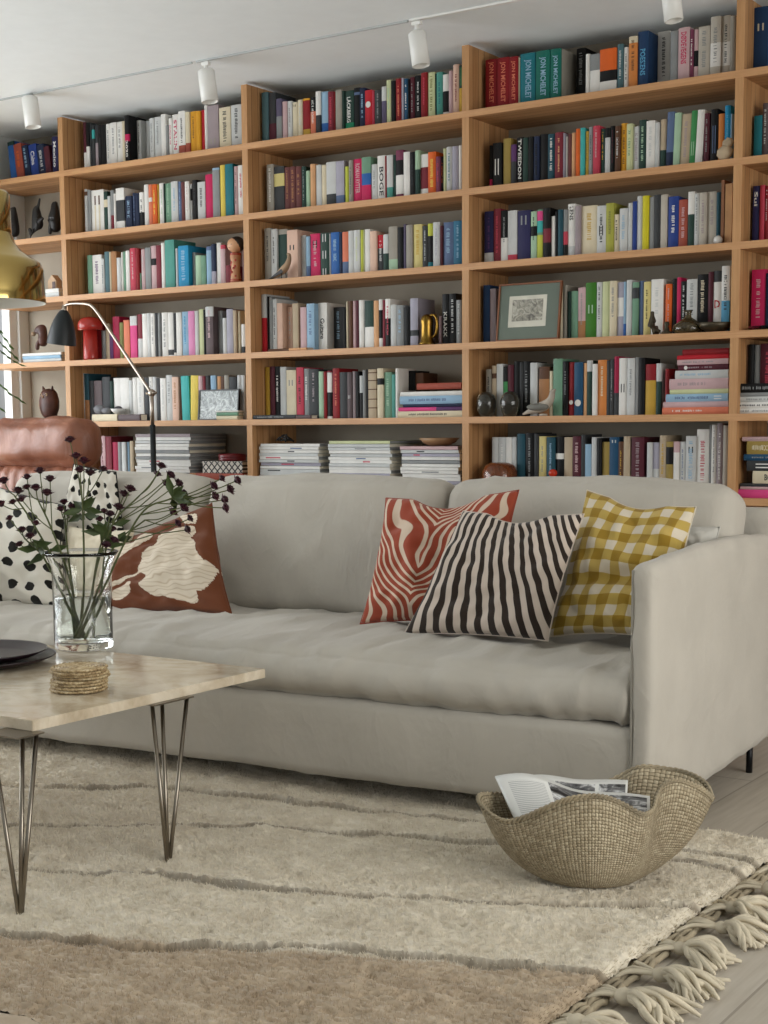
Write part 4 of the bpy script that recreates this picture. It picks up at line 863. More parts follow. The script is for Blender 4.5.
t = N(nt, 'ShaderNodeTexCoord')
n1 = noisetex(nt, coords(nt, 'UV', (4.2, 2.6, 1)), 9, 4, .6); n2 = noisetex(nt, coords(nt, 'UV', (1, 1, 1)), 160, 2)
ca = ramp(nt, n1.outputs[0], [(.3, 'cfc4b1'), (.55, 'ded5c3'), (.75, 'eae2d3')]); cb = ramp(nt, n1.outputs[0], [(.3, 'a8967f'), (.6, 'bfae97'), (.8, 'd2c3ae')])
uvu = N(nt, 'ShaderNodeUVMap'); s_ = N(nt, 'ShaderNodeSeparateXYZ'); L(nt, uvu.outputs[0], s_.inputs[0])
# rug pattern: the tan field lies beyond the fourth furrow
nz = noisetex(nt, coords(nt, 'UV', (4.0, 2.5, 1)), 3, 3)
yy = math_(nt, 'ADD', math_(nt, 'MULTIPLY', s_.outputs[1], 2.54), math_(nt, 'MULTIPLY', math_(nt, 'SUBTRACT', nz.outputs[0], .5), .03))
xm = math_(nt, 'MULTIPLY', s_.outputs[0], 4.02)
lim_a = gy(G4, 3.2)-RY0; lim_b = gy(G4, 4.1)-RY0
bound = math_(nt, 'ADD', lim_a, math_(nt, 'MULTIPLY', math_(nt, 'SUBTRACT', xm, 3.2-RX0), (lim_b-lim_a)/.9))
f = sm(nt, math_(nt, 'SUBTRACT', bound, yy), -.006, .03)
c = mix(nt, f, ca, cb); c = mix(nt, .25, c, ramp(nt, n2.outputs[0], [(.3, 'b8b0a0'), (.7, 'f2ece0')]), 'MULTIPLY')
fa = N(nt, 'ShaderNodeAttribute'); fa.attribute_name = 'furrow'; c = mix(nt, math_(nt, 'MULTIPLY', fa.outputs['Fac'], .7), c, lin('5c5040'))   # shade in the gaps between the pile rows, painted into the wool colour
L(nt, c, b.inputs['Base Color']); b.inputs['Roughness'].default_value = 1; b.inputs['Specular IOR Level'].default_value = .05; b.inputs['Sheen Weight'].default_value = .2

rug = thing('shaggy_rug', 'large cream and tan hand-knotted wool rug with furrows and knotted fringe', 'rug', ((RX0+RX1)/2, (RY0+RY1)/2, 0))
XA, XB, YA, YB = 1.2, RX1, -3.55, RY1
def pile_z(x, y):
    z = .027
    for G in GR:
        d = y-gy(G, x)-.018*noise.noise(Vector((x*7, 0, 3))); k = noise.noise(Vector((x*4, G[3].y*5, 1)))
        amp = min(1.25, max(.1, .75+1.3*k)); z += (-.0095*amp*math.exp(d/.045) if d < 0 else .005*amp*math.exp(-d/.035))
    wx = x+.012*noise.noise(Vector((x*18, y*18, 2))); wy = y+.012*noise.noise(Vector((x*18, y*18, 6)))
    z += .0090*noise.noise(Vector((wx*9, wy*24, 0)))+.0085*(.5-abs(noise.noise(Vector((wx*34, wy*95, 4))))*1.6)+.0045*(.5-abs(noise.noise(Vector((wx*80, wy*190, 8))))*1.6)+.006*noise.noise(Vector((x*3, y*4, 9)))
    e = min(RX1-x, RY1-y, 1); z -= .016*math.exp(-(max(e, 0)/.012)**2)
    return max(z, .004)
def grid(x0, x1, y0, y1, st):
    nx = int((x1-x0)/st); ny = int((y1-y0)/st); vs = []; 
    for j in range(ny+1):
        for i in range(nx+1):
            x = x0+(x1-x0)*i/nx; y = y0+(y1-y0)*j/ny
            ex = (.006*noise.noise(Vector((y*14, 5, 0))) if i == nx and x1 == RX1 else 0); ey = (.008*noise.noise(Vector((x*9, 7, 0))) if j == ny and y1 == RY1 else 0)
            vs.append((x+ex, y+ey, pile_z(x, y)))
    W = nx+1; fs = [(j*W+i, j*W+i+1, (j+1)*W+i+1, (j+1)*W+i) for j in range(ny) for i in range(nx)]
    return vs, fs
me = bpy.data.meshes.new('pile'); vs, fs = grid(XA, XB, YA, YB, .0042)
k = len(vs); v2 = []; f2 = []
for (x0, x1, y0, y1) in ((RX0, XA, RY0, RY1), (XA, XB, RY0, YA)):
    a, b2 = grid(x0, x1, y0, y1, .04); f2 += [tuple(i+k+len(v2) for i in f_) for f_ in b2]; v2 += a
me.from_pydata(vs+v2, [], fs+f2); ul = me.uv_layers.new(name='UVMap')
co = [v.co for v in me.vertices]
for lp in me.loops: p = co[lp.vertex_index]; ul.data[lp.index].uv = ((p.x-RX0)/(RX1-RX0), (p.y-RY0)/(RY1-RY0))
at = me.color_attributes.new('furrow', 'FLOAT_COLOR', 'POINT')  # mask of the shade painted along the grooves
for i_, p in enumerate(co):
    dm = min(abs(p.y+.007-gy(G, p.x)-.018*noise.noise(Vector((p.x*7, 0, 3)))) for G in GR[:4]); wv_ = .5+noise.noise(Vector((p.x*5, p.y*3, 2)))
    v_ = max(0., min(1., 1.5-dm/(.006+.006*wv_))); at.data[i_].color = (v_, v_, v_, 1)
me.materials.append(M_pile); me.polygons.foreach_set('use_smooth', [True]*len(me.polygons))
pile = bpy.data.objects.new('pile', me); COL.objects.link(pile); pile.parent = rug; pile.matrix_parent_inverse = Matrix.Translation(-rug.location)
pile['kind'] = 'stuff'
vg = pile.vertex_groups.new(name='dense'); vg.add([i for i, p in enumerate(co) if p.x > XA+.01 and p.y > YA+.01 and i < k and at.data[i].color[0] < .75], 1, 'REPLACE')
ps = pile.modifiers.new('wool', 'PARTICLE_SYSTEM'); st = pile.particle_systems[0].settings; pile.particle_systems[0].vertex_group_density = 'dense'
st.type = 'HAIR'; st.count = 110000; st.hair_step = 2; st.use_advanced_hair = False; st.hair_length = .007; st.root_radius = 1; st.tip_radius = .5; st.radius_scale = .0013
st.use_emit_random = True; st.emit_from = 'FACE'; st.distribution = 'RAND'; st.render_step = 2; st.display_step = 2
q = MB(); q.box(RX0, RY0, .0005, RX1+.03, RY1-.004, .004, plain('rug_backing', 'a3967e', .95)); q.build('backing', rug)
M_frn = plain('fringe_wool', 'c8bda6', .95, var=.12)
q = MB()      # plaited selvedge between pile and fringe
for k_ in range(3):
    x0 = RX1+.006+k_*.012
    q.tube([(x0+.004*math.sin(y*90+k_*2), y, .009+.003*math.sin(y*130+k_)) for y in [RY0+.01+i*.012 for i in range(int((RY1-RY0)/.012))]], .0065, plain('selvedge_wool', 'a3967e', .95, var=.2), 6)
q.build('selvedge', rug)
def tassel(y, kx=0, s=1.0):
    q = MB(); rr = random.Random(int(y*1000)); x0 = RX1+.035
    kn = Vector((x0+.028+kx, y, .020)); q.ball(kn, .017*s, M_frn, 12, 8, (1.2, 1, .8), fn=lambda p: p*(1+.15*noise.noise(p*3+Vector((y, 0, 0)))))
    for i in range(5):
        yy_ = y+rr.uniform(-.055, .055); q.tube(catmull([(RX1+.0, yy_, .01), (x0-.01, (yy_+y)/2+.0, .022), kn], 5), .0045, M_frn, 6)
    for i in range(30):
        a = rr.uniform(-.8, .6); l = rr.uniform(.06, .12)*s; h = rr.uniform(.002, .034)
        d = Vector((math.cos(a), math.sin(a)*.9, 0)); p1 = kn+d*l*.3+Vector((0, 0, h*.6)); p2 = kn+d*l*.65+Vector((rr.uniform(-.012, .012), rr.uniform(-.014, .014), h-.014)); p3 = kn+d*l+Vector((rr.uniform(-.01, .01), rr.uniform(-.018, .018), -.012))
        for p in (p2, p3): p.z = max(p.z, .0065)
        q.tube(catmull([kn, p1, p2, p3], 5), [.0066]*12+[.0062, .0056, .005, .0035], M_frn, 6)
    q.build('tassel', rug)
ty = [atz(742, 912, .03).y, atz(707, 925, .03).y, atz(683, 969, .03).y, atz(641, 993, .03).y]
TY_ = [RY1-.06+0*ty[0]]
y = RY1-.05
while y > -3.5:
    tassel(y, R.uniform(-.02, .02), R.uniform(.9, 1.3)); y -= R.uniform(.125, .185)
# ------------------------------------------------------------------ basket
m, nt, b, o = newmat('woven_seagrass'); M_sea = m
uv = N(nt, 'ShaderNodeUVMap'); s_ = N(nt, 'ShaderNodeSeparateXYZ'); L(nt, uv.outputs[0], s_.inputs[0])
U_ = math_(nt, 'MULTIPLY', s_.outputs[0], 136); V_ = math_(nt, 'MULTIPLY', s_.outputs[1], 40)
iu = math_(nt, 'FLOOR', U_); iv = math_(nt, 'FLOOR', V_)
par = math_(nt, 'MODULO', math_(nt, 'ADD', iu, iv), 2)
fu = math_(nt, 'SUBTRACT', math_(nt, 'FRACT', U_), .5); fv = math_(nt, 'SUBTRACT', math_(nt, 'FRACT', V_), .5)
hu = math_(nt, 'SUBTRACT', 1, math_(nt, 'MULTIPLY', math_(nt, 'MULTIPLY', fu, fu), 4)); hv = math_(nt, 'SUBTRACT', 1, math_(nt, 'MULTIPLY', math_(nt, 'MULTIPLY', fv, fv), 4))
mx = N(nt, 'ShaderNodeMix'); L(nt, par, mx.inputs[0]); L(nt, math_(nt, 'MULTIPLY', hu, math_(nt, 'POWER', hv, .35)), mx.inputs[2]); L(nt, math_(nt, 'MULTIPLY', hv, math_(nt, 'POWER', hu, .35)), mx.inputs[3]); hgt = mx.outputs[0]
wn = N(nt, 'ShaderNodeTexWhiteNoise', noise_dimensions='2D'); cb_ = N(nt, 'ShaderNodeCombineXYZ'); L(nt, iu, cb_.inputs[0]); L(nt, iv, cb_.inputs[1]); L(nt, cb_.outputs[0], wn.inputs['Vector'])
nn = noisetex(nt, coords(nt), 6, 3)
c = ramp(nt, wn.outputs[0], [(0, '8a7c62'), (.5, 'ab9c80'), (1, 'c4b79c')]); c = mix(nt, .4, c, ramp(nt, nn.outputs[0], [(.3, '877860'), (.7, 'bdaf94')])); c = mix(nt, sm(nt, hgt, 0., .45), lin('5f5334'), c)
L(nt, c, b.inputs['Base Color']); b.inputs['Roughness'].default_value = .75; bump(nt, b, hgt, .7, .004)
bc = atz(594, 886, .03); bc.z = 0; bc += vdir*.055; BZ = .034
RIM = [(713, 800, .0), (706, 785, .06), (690, 775, .10), (668, 770, .125), (640, 768, .13), (618, 778, .14), (590, 790, .14), (555, 797, .13), (520, 796, .11), (494, 795, .06), (480, 796, .015), (479, 803, -.02), (488, 813, -.05), (505, 822, -.08), (525, 818, -.10), (545, 809, -.125), (568, 800, -.145), (590, 797, -.155), (608, 799, -.15), (625, 806, -.135), (642, 815, -.12), (653, 810, -.10), (657, 796, -.085), (664, 785, -.075), (678, 781, -.065), (694, 786, -.05), (706, 793, -.03)]
rim = catmull([atd(u, v, bc, d) for u, v, d in RIM]+[atd(RIM[0][0], RIM[0][1], bc, RIM[0][2])], 6)[:-1]
NR = len(rim); ex_ = Vector((math.cos(YAW), math.sin(YAW), 0)); NTb = 16
def bside(off):
    vs = []
    for i, p in enumerate(rim):
        d = p-bc; d.z = 0; a = math.atan2(d.dot(vdir)*1.5, d.dot(ex_))
        dn = d.normalized()
        bs = bc+ex_*math.cos(a)*.105+vdir*math.sin(a)*.085; bs.z = BZ
        ct = bc+(bs-bc)*.5+d*.62; ct.z = BZ+.035
        for j in range(NTb+1):
            t = j/NTb; q_ = bs*(1-t)**2+ct*2*t*(1-t)+p*t*t; vs.append(q_-dn*off*min(1, 4*t+.3)+Vector((0, 0, off*(1-t))))
    return vs
vo_ = bside(0); vi_ = bside(.007); W = NTb+1; fs = []; uvs = {}
me = bpy.data.meshes.new('woven_body'); K = len(vo_)
for i in range(NR):
    j = (i+1) % NR
    for k_ in range(NTb):
        fs.append((i*W+k_, j*W+k_, j*W+k_+1, i*W+k_+1)); fs.append((K+i*W+k_, K+i*W+k_+1, K+j*W+k_+1, K+j*W+k_))
    fs.append((i*W+NTb, j*W+NTb, K+j*W+NTb, K+i*W+NTb))
bb = [i*W for i in range(NR)]; co_ = Vector((bc.x, bc.y, BZ)); allv = vo_+vi_+[co_, co_+Vector((0, 0, .007))]
for i in range(NR):
    j = (i+1) % NR; fs.append((2*K, j*W, i*W)); fs.append((2*K+1, K+i*W, K+j*W))
me.from_pydata([tuple(v) for v in allv], [], fs); ul = me.uv_layers.new(name='UVMap')
for pl in me.polygons:
    idx = [(v % K)//W if v < 2*K else None for v in pl.vertices]; ii = [x for x in idx if x is not None]; wrap = max(ii)-min(ii) > NR/2
    for li, v in zip(pl.loop_indices, pl.vertices):
        if v >= 2*K: ul.data[li].uv = (min(ii)/NR, -.2); continue
        a = (v % K)//W; tt = (v % K) % W; ul.data[li].uv = ((a+(NR if wrap and a < NR/2 else 0))/NR, tt/NTb)
me.materials.append(M_sea); me.polygons.foreach_set('use_smooth', [True]*len(me.polygons))
bask = thing('woven_basket', 'wavy-rimmed woven seagrass basket standing on the rug, holding a magazine', 'basket', (bc.x, bc.y, BZ-.003))
o = bpy.data.objects.new('woven_body', me); COL.objects.link(o); o.parent = bask; o.matrix_parent_inverse = Matrix.Translation(-bask.location)
q = MB(); M_sea2 = plain('seagrass_braid', '9c8f76', .8, var=.2)
RR = rim+rim[:1]; fine = catmull(RR, 4)
for ph in (0, PI):
    q.tube([p+Vector((0, 0, .002))+(Vector((0, 0, 1))*math.sin(i*.55+ph)+(p-bc).normalized()*math.cos(i*.55+ph))*.0028 for i, p in enumerate(fine)], .0034, M_sea2, 6, cap=False)
q.build('rim_braid', bask)
# magazine in the basket
m, nt, b, o = newmat('printed_pages'); M_prt = m
u, v, uv = uvsep(nt); n1 = noisetex(nt, uv, 5, 5, .7, 1); pic = ramp(nt, n1.outputs[0], [(.38, '17171a'), (.5, '6b6b6c'), (.62, 'd8d8d8')])
def band(x, a, b_): return math_(nt, 'MULTIPLY', math_(nt, 'GREATER_THAN', x, a), math_(nt, 'LESS_THAN', x, b_))
reg = math_(nt, 'MULTIPLY', band(u, .33, .98), band(v, .06, .92)); tx = math_(nt, 'MULTIPLY', math_(nt, 'MULTIPLY', band(u, .06, .30), band(v, .1, .85)), math_(nt, 'LESS_THAN', math_(nt, 'FRACT', math_(nt, 'MULTIPLY', v, 26)), .45))
gap = math_(nt, 'SUBTRACT', 1, band(u, .70, .735)); c = mix(nt, math_(nt, 'MULTIPLY', reg, gap), lin('dcdcd8'), pic); c = mix(nt, math_(nt, 'MULTIPLY', tx, .5), c, lin('6a6a70'))
L(nt, c, b.inputs['Base Color']); b.inputs['Roughness'].default_value = .3
def sheet(name, pts4, sag, label, flip=False):
    A, B, C_, D = [Vector(p) for p in pts4]; n = 24; vs = []; me = bpy.data.meshes.new(name)
    nn_ = (B-A).cross(D-A).normalized()
    if nn_.z < 0: nn_ = -nn_
    for s_k in (0, 1):
        for j in range(9):
            for i in range(n+1):
                s, t = i/n, j/8; p = (A*(1-s)+B*s)*(1-t)+(D*(1-s)+C_*s)*t; vs.append(p+nn_*(sag*math.sin(s*2*PI)*(1 if s < .5 else .6)+sag*.5*math.sin(s*PI*3)*t)-nn_*.005*s_k)
    W_ = n+1; fs = []; K_ = 9*W_
    for j in range(8):
        for i in range(n): a = j*W_+i; fs += [(a, a+1, a+1+W_, a+W_), (a+K_, a+W_+K_, a+1+W_+K_, a+1+K_)]
    for i in range(n): fs += [(i, i+K_, i+1+K_, i+1), (8*W_+i, 8*W_+i+1, 8*W_+i+1+K_, 8*W_+i+K_)]
    for j in range(8): fs += [(j*W_, (j+1)*W_, (j+1)*W_+K_, j*W_+K_), (j*W_+n, j*W_+n+K_, (j+1)*W_+n+K_, (j+1)*W_+n)]
    me.from_pydata([tuple(v) for v in vs], [], fs); ul = me.uv_layers.new(name='UVMap')
    for lp in me.loops: v_ = lp.vertex_index % K_; ul.data[lp.index].uv = ((v_ % W_)/n, (v_//W_)/8)
    me.materials.append(M_prt); me.polygons.foreach_set('use_smooth', [True]*len(me.polygons)); o = bpy.data.objects.new(name, me); COL.objects.link(o)
    return tag(o, label, 'magazine', 'magazines in the basket')
sheet('magazine', [atd(516, 822, bc, -.05), atd(650, 826, bc, -.055), atd(650, 796, bc, .045), atd(495, 776, bc, .06)], .016, 'open magazine with black-and-white photographs lying on top in the basket')
sheet('magazine', [atd(515, 838, bc, -.045), atd(625, 838, bc, -.05), atd(628, 780, bc, .10), atd(520, 776, bc, .095)], .006, 'closed magazine tucked underneath the open one in the basket')
# ------------------------------------------------------------------ leather chair
m, nt, b, o = newmat('cognac_leather'); M_lea = m
n1 = noisetex(nt, coords(nt), 6, 4); n2 = noisetex(nt, coords(nt), 150, 3)
L(nt, ramp(nt, n1.outputs[0], [(.3, '6c402d'), (.55, '84523c'), (.75, '98664c')]), b.inputs['Base Color']); b.inputs['Roughness'].default_value = .42; bump(nt, b, n2.outputs[0], .25, .0015); 
n3 = noisetex(nt, coords(nt, 'Object', (4, 9, 3)), 2.2, 4, .55, 1.5); bump(nt, b, n3.outputs[0], .5, .012)
CYy = -.60
hr = aty(92, 441, CYy); hl = hr.x-.66; htop = aty(40, 417, CYy).z; hbot = aty(40, 466, CYy).z
chair = thing('leather_lounge_chair', 'cognac leather lounge chair with puffy headrest behind the left end of the sofa', 'armchair', ((hr.x+hl)/2, CYy, 0))
cxm = (hr.x+hl)/2; hw = (hr.x-hl)/2
q = softbox(cxm, CYy, (htop+hbot)/2, hw, .085, (htop-hbot)/2-.012, .055, M_lea, n=(30, 8, 10), bulge=(.01, .03, .012), wr=.012, ws=5, seed=40); q.build('headrest', chair)
def pl_(p):
    s = math.sin(p.x*46); 
    if p.y < 0: p.y -= .014*(abs(s)-.5)*(1 if p.z > -.1 else .4)
    return p
q = softbox(cxm, CYy+.02, hbot-.31, hw-.012, .09, .315, .06, M_lea, n=(64, 8, 24), bulge=(0, .02, .0), wr=.01, ws=5, seed=44, fn=pl_); q.build('backrest', chair)
q = softbox(cxm, CYy-.30, .36, hw-.03, .27, .08, .05, M_lea, n=(24, 16, 6), bulge=(0, .01, .02), wr=.01, ws=5, seed=48); q.build('seat', chair)
for s in (-1, 1):
    q = softbox(cxm+s*(hw+.005), CYy-.24, .50, .05, .27, .05, .04, M_lea, n=(8, 16, 6), bulge=(0, 0, .01), wr=.008, seed=50+s); q.build('armrest', chair)
q = MB(); q.tube([(cxm, CYy-.22, .04), (cxm, CYy-.22, .30)], .03, M_steel, 16)
for k in range(5): a = k*2*PI/5; q.tube([(cxm, CYy-.22, .05), (cxm+.28*math.cos(a), CYy-.22+.28*math.sin(a), .012)], [.02, .012], M_steel, 8)
q.build('swivel_base', chair)
# ------------------------------------------------------------------ floor lamp
LY = -.42
def lp(u, v): return aty(u, v, LY)
M_shade = plain('black_shade', '141a1c', .45, var=.02); M_nick = plain('satin_nickel', 'a89c90', .3, 1)
base = lp(153, 440); lamp = thing('floor_lamp', 'tall reading lamp with black bell shade and bent nickel arm behind the sofa', 'floor lamp', (base.x, LY, 0))
q = MB(); q.lathe([(0, 0), (.12, 0), (.12, .012), (.11, .018), (0, .018)], M_shade, 40, (base.x, LY, .0)); q.build('base', lamp)
q = MB(); z1 = lp(152, 425).z; q.tube([(base.x, LY, .015), (base.x, LY, z1)], .0125, M_shade, 14); q.build('pole', lamp)
q = MB(); z2 = lp(152, 393).z; q.tube([(base.x, LY, z1), (base.x, LY, z2)], .0085, M_nick, 14)
q.ball((base.x, LY, z2), .017, M_nick, 14, 10); q.tube([(base.x-.03, LY-.004, z2), (base.x+.03, LY-.004, z2)], .0055, M_nick, 8); q.build('joint', lamp)
arm_ = catmull([lp(152, 394), lp(128, 358), lp(108, 328), lp(97, 312), lp(90, 305), lp(80, 303.5), lp(70, 304), lp(64, 306)], 8)
q = MB(); q.tube(arm_, .0068, M_nick, 12); q.build('arm', lamp)
st_ = lp(64, 306); sb = lp(60, 345); hgt_ = .158; q = MB()
prof = [(.012, .0), (.018, -.004), (.03, -.02), (.045, -.05), (.056, -.085), (.064, -.125), (.0675, -hgt_), (.066, -hgt_), (.0615, -.12), (.053, -.085), (.04, -.05), (.0, -.03)]
tilt = Matrix.Translation((st_.x, LY, st_.z-.018))@Matrix.Rotation(math.radians(9), 4, 'Y')
q.lathe(prof[:7], M_shade, 40, M=tilt); q.lathe(prof[6:], M_white, 40, M=tilt); sh = q.build('lamp_shade', lamp)
q = MB(); q.lathe([(0, .02), (.011, .02), (.0125, -.004), (.0125, -.01), (0, -.01)], M_nick, 20, M=tilt); q.build('socket_cap', sh)
# ------------------------------------------------------------------ brass pendant
M_brass = plain('polished_brass', 'c2a868', .09, 1, var=.02)
PC = Vector(aty(-27, 260, -2.3)); kp = (PC-CAM).dot(cf)/FPX
def pz(v): return aty(-27, v, -2.3).z
pend = thing('pendant_lamp', 'polished brass pendant lamp with stepped shade hanging at the left picture edge', 'pendant lamp', (PC.x, PC.y, pz(312)))
pr = [(12, 190), (36, 191), (38, 194), (38.5, 233), (38.5, 233), (42, 243), (48, 251), (60, 259), (60, 259), (66, 263), (69, 271), (70, 303)]
out = [(r*kp, pz(v)-pz(312)) for r, v in pr]; inn = [(r-.002, z-.001) for r, z in out[::-1]]
q = MB(); [q.lathe(out[a:b_], M_brass, 72, (PC.x, PC.y, pz(312))) for a, b_ in ((0, 4), (4, 8), (8, 12))]; q.lathe([out[-1]]+inn, M_white, 64, (PC.x, PC.y, pz(312))); q.build('shade', pend)
q = MB(); q.tube([(PC.x, PC.y, pz(186)-.002), (PC.x, PC.y, ZC-.02)], .003, M_white, 8); q.build('cord', pend)
q = MB(); q.lathe([(0, 0), (.05, 0), (.045, -.022), (0, -.024)], M_brass, 32, (PC.x, PC.y, ZC-.0005)); q.build('canopy', pend)
# ------------------------------------------------------------------ ceiling track
YT = -.40; M_trk = plain('track_grey', 'b4b8b8', .5, var=.01)
for x0, x1, wd, mm, lab in ((.27, 1.235, .005, M_trk, 'thin lighting track between the leftmost and second ceiling spotlights'), (1.26, 2.325, .006, M_trk, 'thin lighting track between the second and third ceiling spotlights'), (2.335, 4.7, .009, M_white, 'white lighting track running right from the third ceiling spotlight')):
    q = MB(); q.box(x0, YT-wd, ZC-.008, x1, YT+wd, ZC-.0005, mm, .001); tag(q.build('ceiling_track'), lab, 'ceiling track', 'ceiling lighting tracks')
q = MB(); q.box(-.55, YT-.005, ZC-.008, .262, YT+.005, ZC-.0005, M_trk, .001)
tag(q.build('ceiling_track'), 'short thin white track piece leading left from the leftmost spotlight', 'ceiling track')
SPN = ['leftmost white ceiling spotlight, above the leaning travel books', 'white ceiling spotlight hanging above the left bay', 'white ceiling spotlight hanging above the middle bay', 'white ceiling spotlight nearest the camera, above the right bay']
for i, (u, v0, v1, rp) in enumerate(((29.5, 97, 128, 8), (206, 70, 103, 8.5), (417, 32, 67, 9), (670, -14, 22, 9.5))):
    P = aty(u, v0, YT); P2 = aty(u, v1, YT); k_ = (P-CAM).dot(cf)/FPX; r = rp*k_
    t_ = thing('spotlight', SPN[i], 'spotlight', (P.x, YT, P2.z), 'track spotlights')
    q = MB(); q.tube([(P.x, YT, ZC-.0085), (P.x, YT, P.z-.002)], .009, M_white, 12); q.box(P.x-.02, YT-.0095, ZC-.026, P.x+.02, YT+.0095, ZC-.0122, M_white, .001); q.build('mount', t_)
    q = MB(); a = math.radians(8); Mx = Matrix.Translation((P.x, YT, P.z))@Matrix.Rotation(-a, 4, 'Y'); h_ = P.z-P2.z
    q.lathe([(0, 0), (r-.006, 0), (r, -.006), (r, -h_), (r-.004, -h_), (r-.006, -h_+.015), (0, -h_+.02)], M_white, 32, M=Mx); q.build('lamp_head', t_)
# ------------------------------------------------------------------ ornaments on the shelf
M_glz = plain('dark_smoke_glass', '1c1e1c', .08, spec=.6); M_dkw = plain('dark_carved_wood', '22201f', .5, var=.2); M_bw = plain('brown_carved_wood', '4c2a20', .45, var=.25)
M_bw2 = plain('pale_carved_wood', 'a08468', .6, var=.2); M_stn = plain('grey_stone', '77777a', .7, var=.15); M_cer = plain('white_ceramic', 'd2d2ce', .35, var=.03)
def skin(name, verts, edges, mat, label, cat, group=None, lev=2):
    me = bpy.data.meshes.new(name); me.from_pydata([tuple(v[:3]) for v in verts], edges, []); o = bpy.data.objects.new(name, me); COL.objects.link(o)
    mo = o.modifiers.new('skin', 'SKIN'); 
    for i, v in enumerate(verts): me.skin_vertices[0].data[i].radius = (v[3], v[3])
    me.skin_vertices[0].data[0].use_root = True; mo.use_smooth_shade = True; sb_ = o.modifiers.new('sub', 'SUBSURF'); sb_.levels = lev; sb_.render_levels = lev
    me.materials.append(mat); return tag(o, label, cat, group)
def standing(u, v, Y, z): p = aty(u, v, Y); return Vector((p.x, Y, z+.0004))
# three dark carved figures, far-left bay
for i, (u, h, lab) in enumerate(((14, .165, 'left dark carved figure, plain upright, half behind the brass pendant'), (37, .17, 'middle dark carved figure with raised horn-like arms, far-left bay'), (55.5, .172, 'right dark carved cat-like figure beside the left upright'))):
    p = standing(u, 230, .08, ZS[2]); x, y, z = p; nv0 = 1
    if i == 1:
        V = [(x, y, z+.02, .022), (x, y, z+.06, .024), (x, y, z+.10, .021), (x-.004, y, z+.135, .016), (x-.012, y, z+.155, .009), (x+.018, y-.004, z+.15, .006), (x+.03, y-.004, z+.185, .004), (x+.035, y-.01, z+.085, .008), (x+.055, y-.01, z+.095, .006), (x-.018, y-.02, z+.03, .010), (x-.03, y-.02, z+.055, .007)]
        E = [(0, 1), (1, 2), (2, 3), (3, 4), (3, 5), (5, 6), (1, 7), (7, 8), (0, 9), (9, 10)]
    else:
        V = [(x, y, z+.022, .024), (x, y, z+.07, .025), (x, y, z+.115, .019), (x, y, z+.14, .016), (x-.008, y, z+.162, .005), (x+.010, y, z+.162, .005), (x-.012, y-.02, z+.05, .009), (x-.012, y-.024, z+.015, .008)]
        E = [(0, 1), (1, 2), (2, 3), (3, 4), (3, 5), (2, 6), (6, 7)]
    V = [(x+(a-x)*1.1, y+(b_-y)*1.1, z+(c_-z)*1.12, r_*1.25) for a, b_, c_, r_ in V]
    o = skin('carved_figure', V, E, M_dkw, lab, 'figurine', 'dark carved figures')
    q = MB(); q.lathe([(0, 0), (.034, 0), (.034, .006), (.03, .009), (0, .009)], M_dkw, 20, (x, y, z)); q.build('foot', o)
# little wooden house
p = standing(52, 283, .07, zA3); x, y, z = p; q = MB(); w_ = .03
q.add([(x-w_, y, z), (x+w_, y, z), (x+w_, y, z+.045), (x, y, z+.075), (x-w_, y, z+.045), (x-w_, y+.04, z), (x+w_, y+.04, z), (x+w_, y+.04, z+.045), (x, y+.04, z+.075), (x-w_, y+.04, z+.045)], [(0, 1, 2, 3, 4), (5, 9, 8, 7, 6), (0, 5, 6, 1), (1, 6, 7, 2), (2, 7, 8, 3), (3, 8, 9, 4), (4, 9, 5, 0)], plain('birch', 'b89878', .6))
hs = q.build('wooden_house'); tag(hs, 'small pale wooden house with dark door on the books, far-left bay', 'ornament'); q = MB(); q.box(x+.004, y-.003, z+.001, x+.024, y-.0002, z+.04, M_bw); q.build('door', hs)
# carved animal head
p = standing(42, 346, .08, zA4); x, y, z = p
o = skin('animal_carving', [(x+.01, y, z+.03, .026), (x+.015, y, z+.07, .024), (x+.005, y, z+.115, .026), (x-.02, y-.005, z+.125, .02), (x-.04, y-.01, z+.105, .012), (x+.02, y, z+.145, .008), (x-.01, y-.02, z+.05, .012), (x-.012, y-.022, z+.015, .012)], [(0, 1), (1, 2), (2, 3), (3, 4), (2, 5), (1, 6), (6, 7)], M_bw, 'brown and cream carved animal with drooping muzzle, on the magazines', 'figurine')
q = MB(); q.ball((x-.045, y-.014, z+.1), .012, M_bw2, 12, 8, (1.2, 1, 1)); q.build('muzzle', o)
# owl
p = standing(49.5, 409, .075, zA5); x, y, z = p; owl = thing('wooden_owl', 'round brown carved wooden owl standing on a book, far-left bay', 'figurine', (x, y, z)); q = MB()
q.lathe([(0, 0), (.03, 0), (.044, .015), (.056, .05), (.058, .085), (.05, .12), (.042, .135), (.03, .145), (0, .15)], M_bw, 32, (x, y, z), sy=.8); q.build('body', owl)
for s in (-1, 1):
    q = MB(); q.ball((x+s*.018, y-.037, z+.118), .0085, M_bw2, 12, 8, (1, .5, 1)); q.ball((x+s*.018, y-.0415, z+.118), .0035, M_dkw, 8, 6, (1, .5, 1)); q.build('eye', owl)
    q = MB(); q.tube([(x+s*.028, y-.005, z+.135), (x+s*.036, y-.008, z+.162)], [.012, .003], M_bw, 8); q.build('ear_tuft', owl)
q = MB(); q.tube([(x, y-.04, z+.112), (x, y-.05, z+.10)], [.006, .001], M_bw2, 8); q.build('beak', owl)
q = MB()
for i in range(7):
    for s in (-1,): q.ball((x-.05+.004*abs(i-3), y-.02, z+.025+i*.013), .0065, M_bw2, 8, 6)
q.build('breast_feathers', owl)
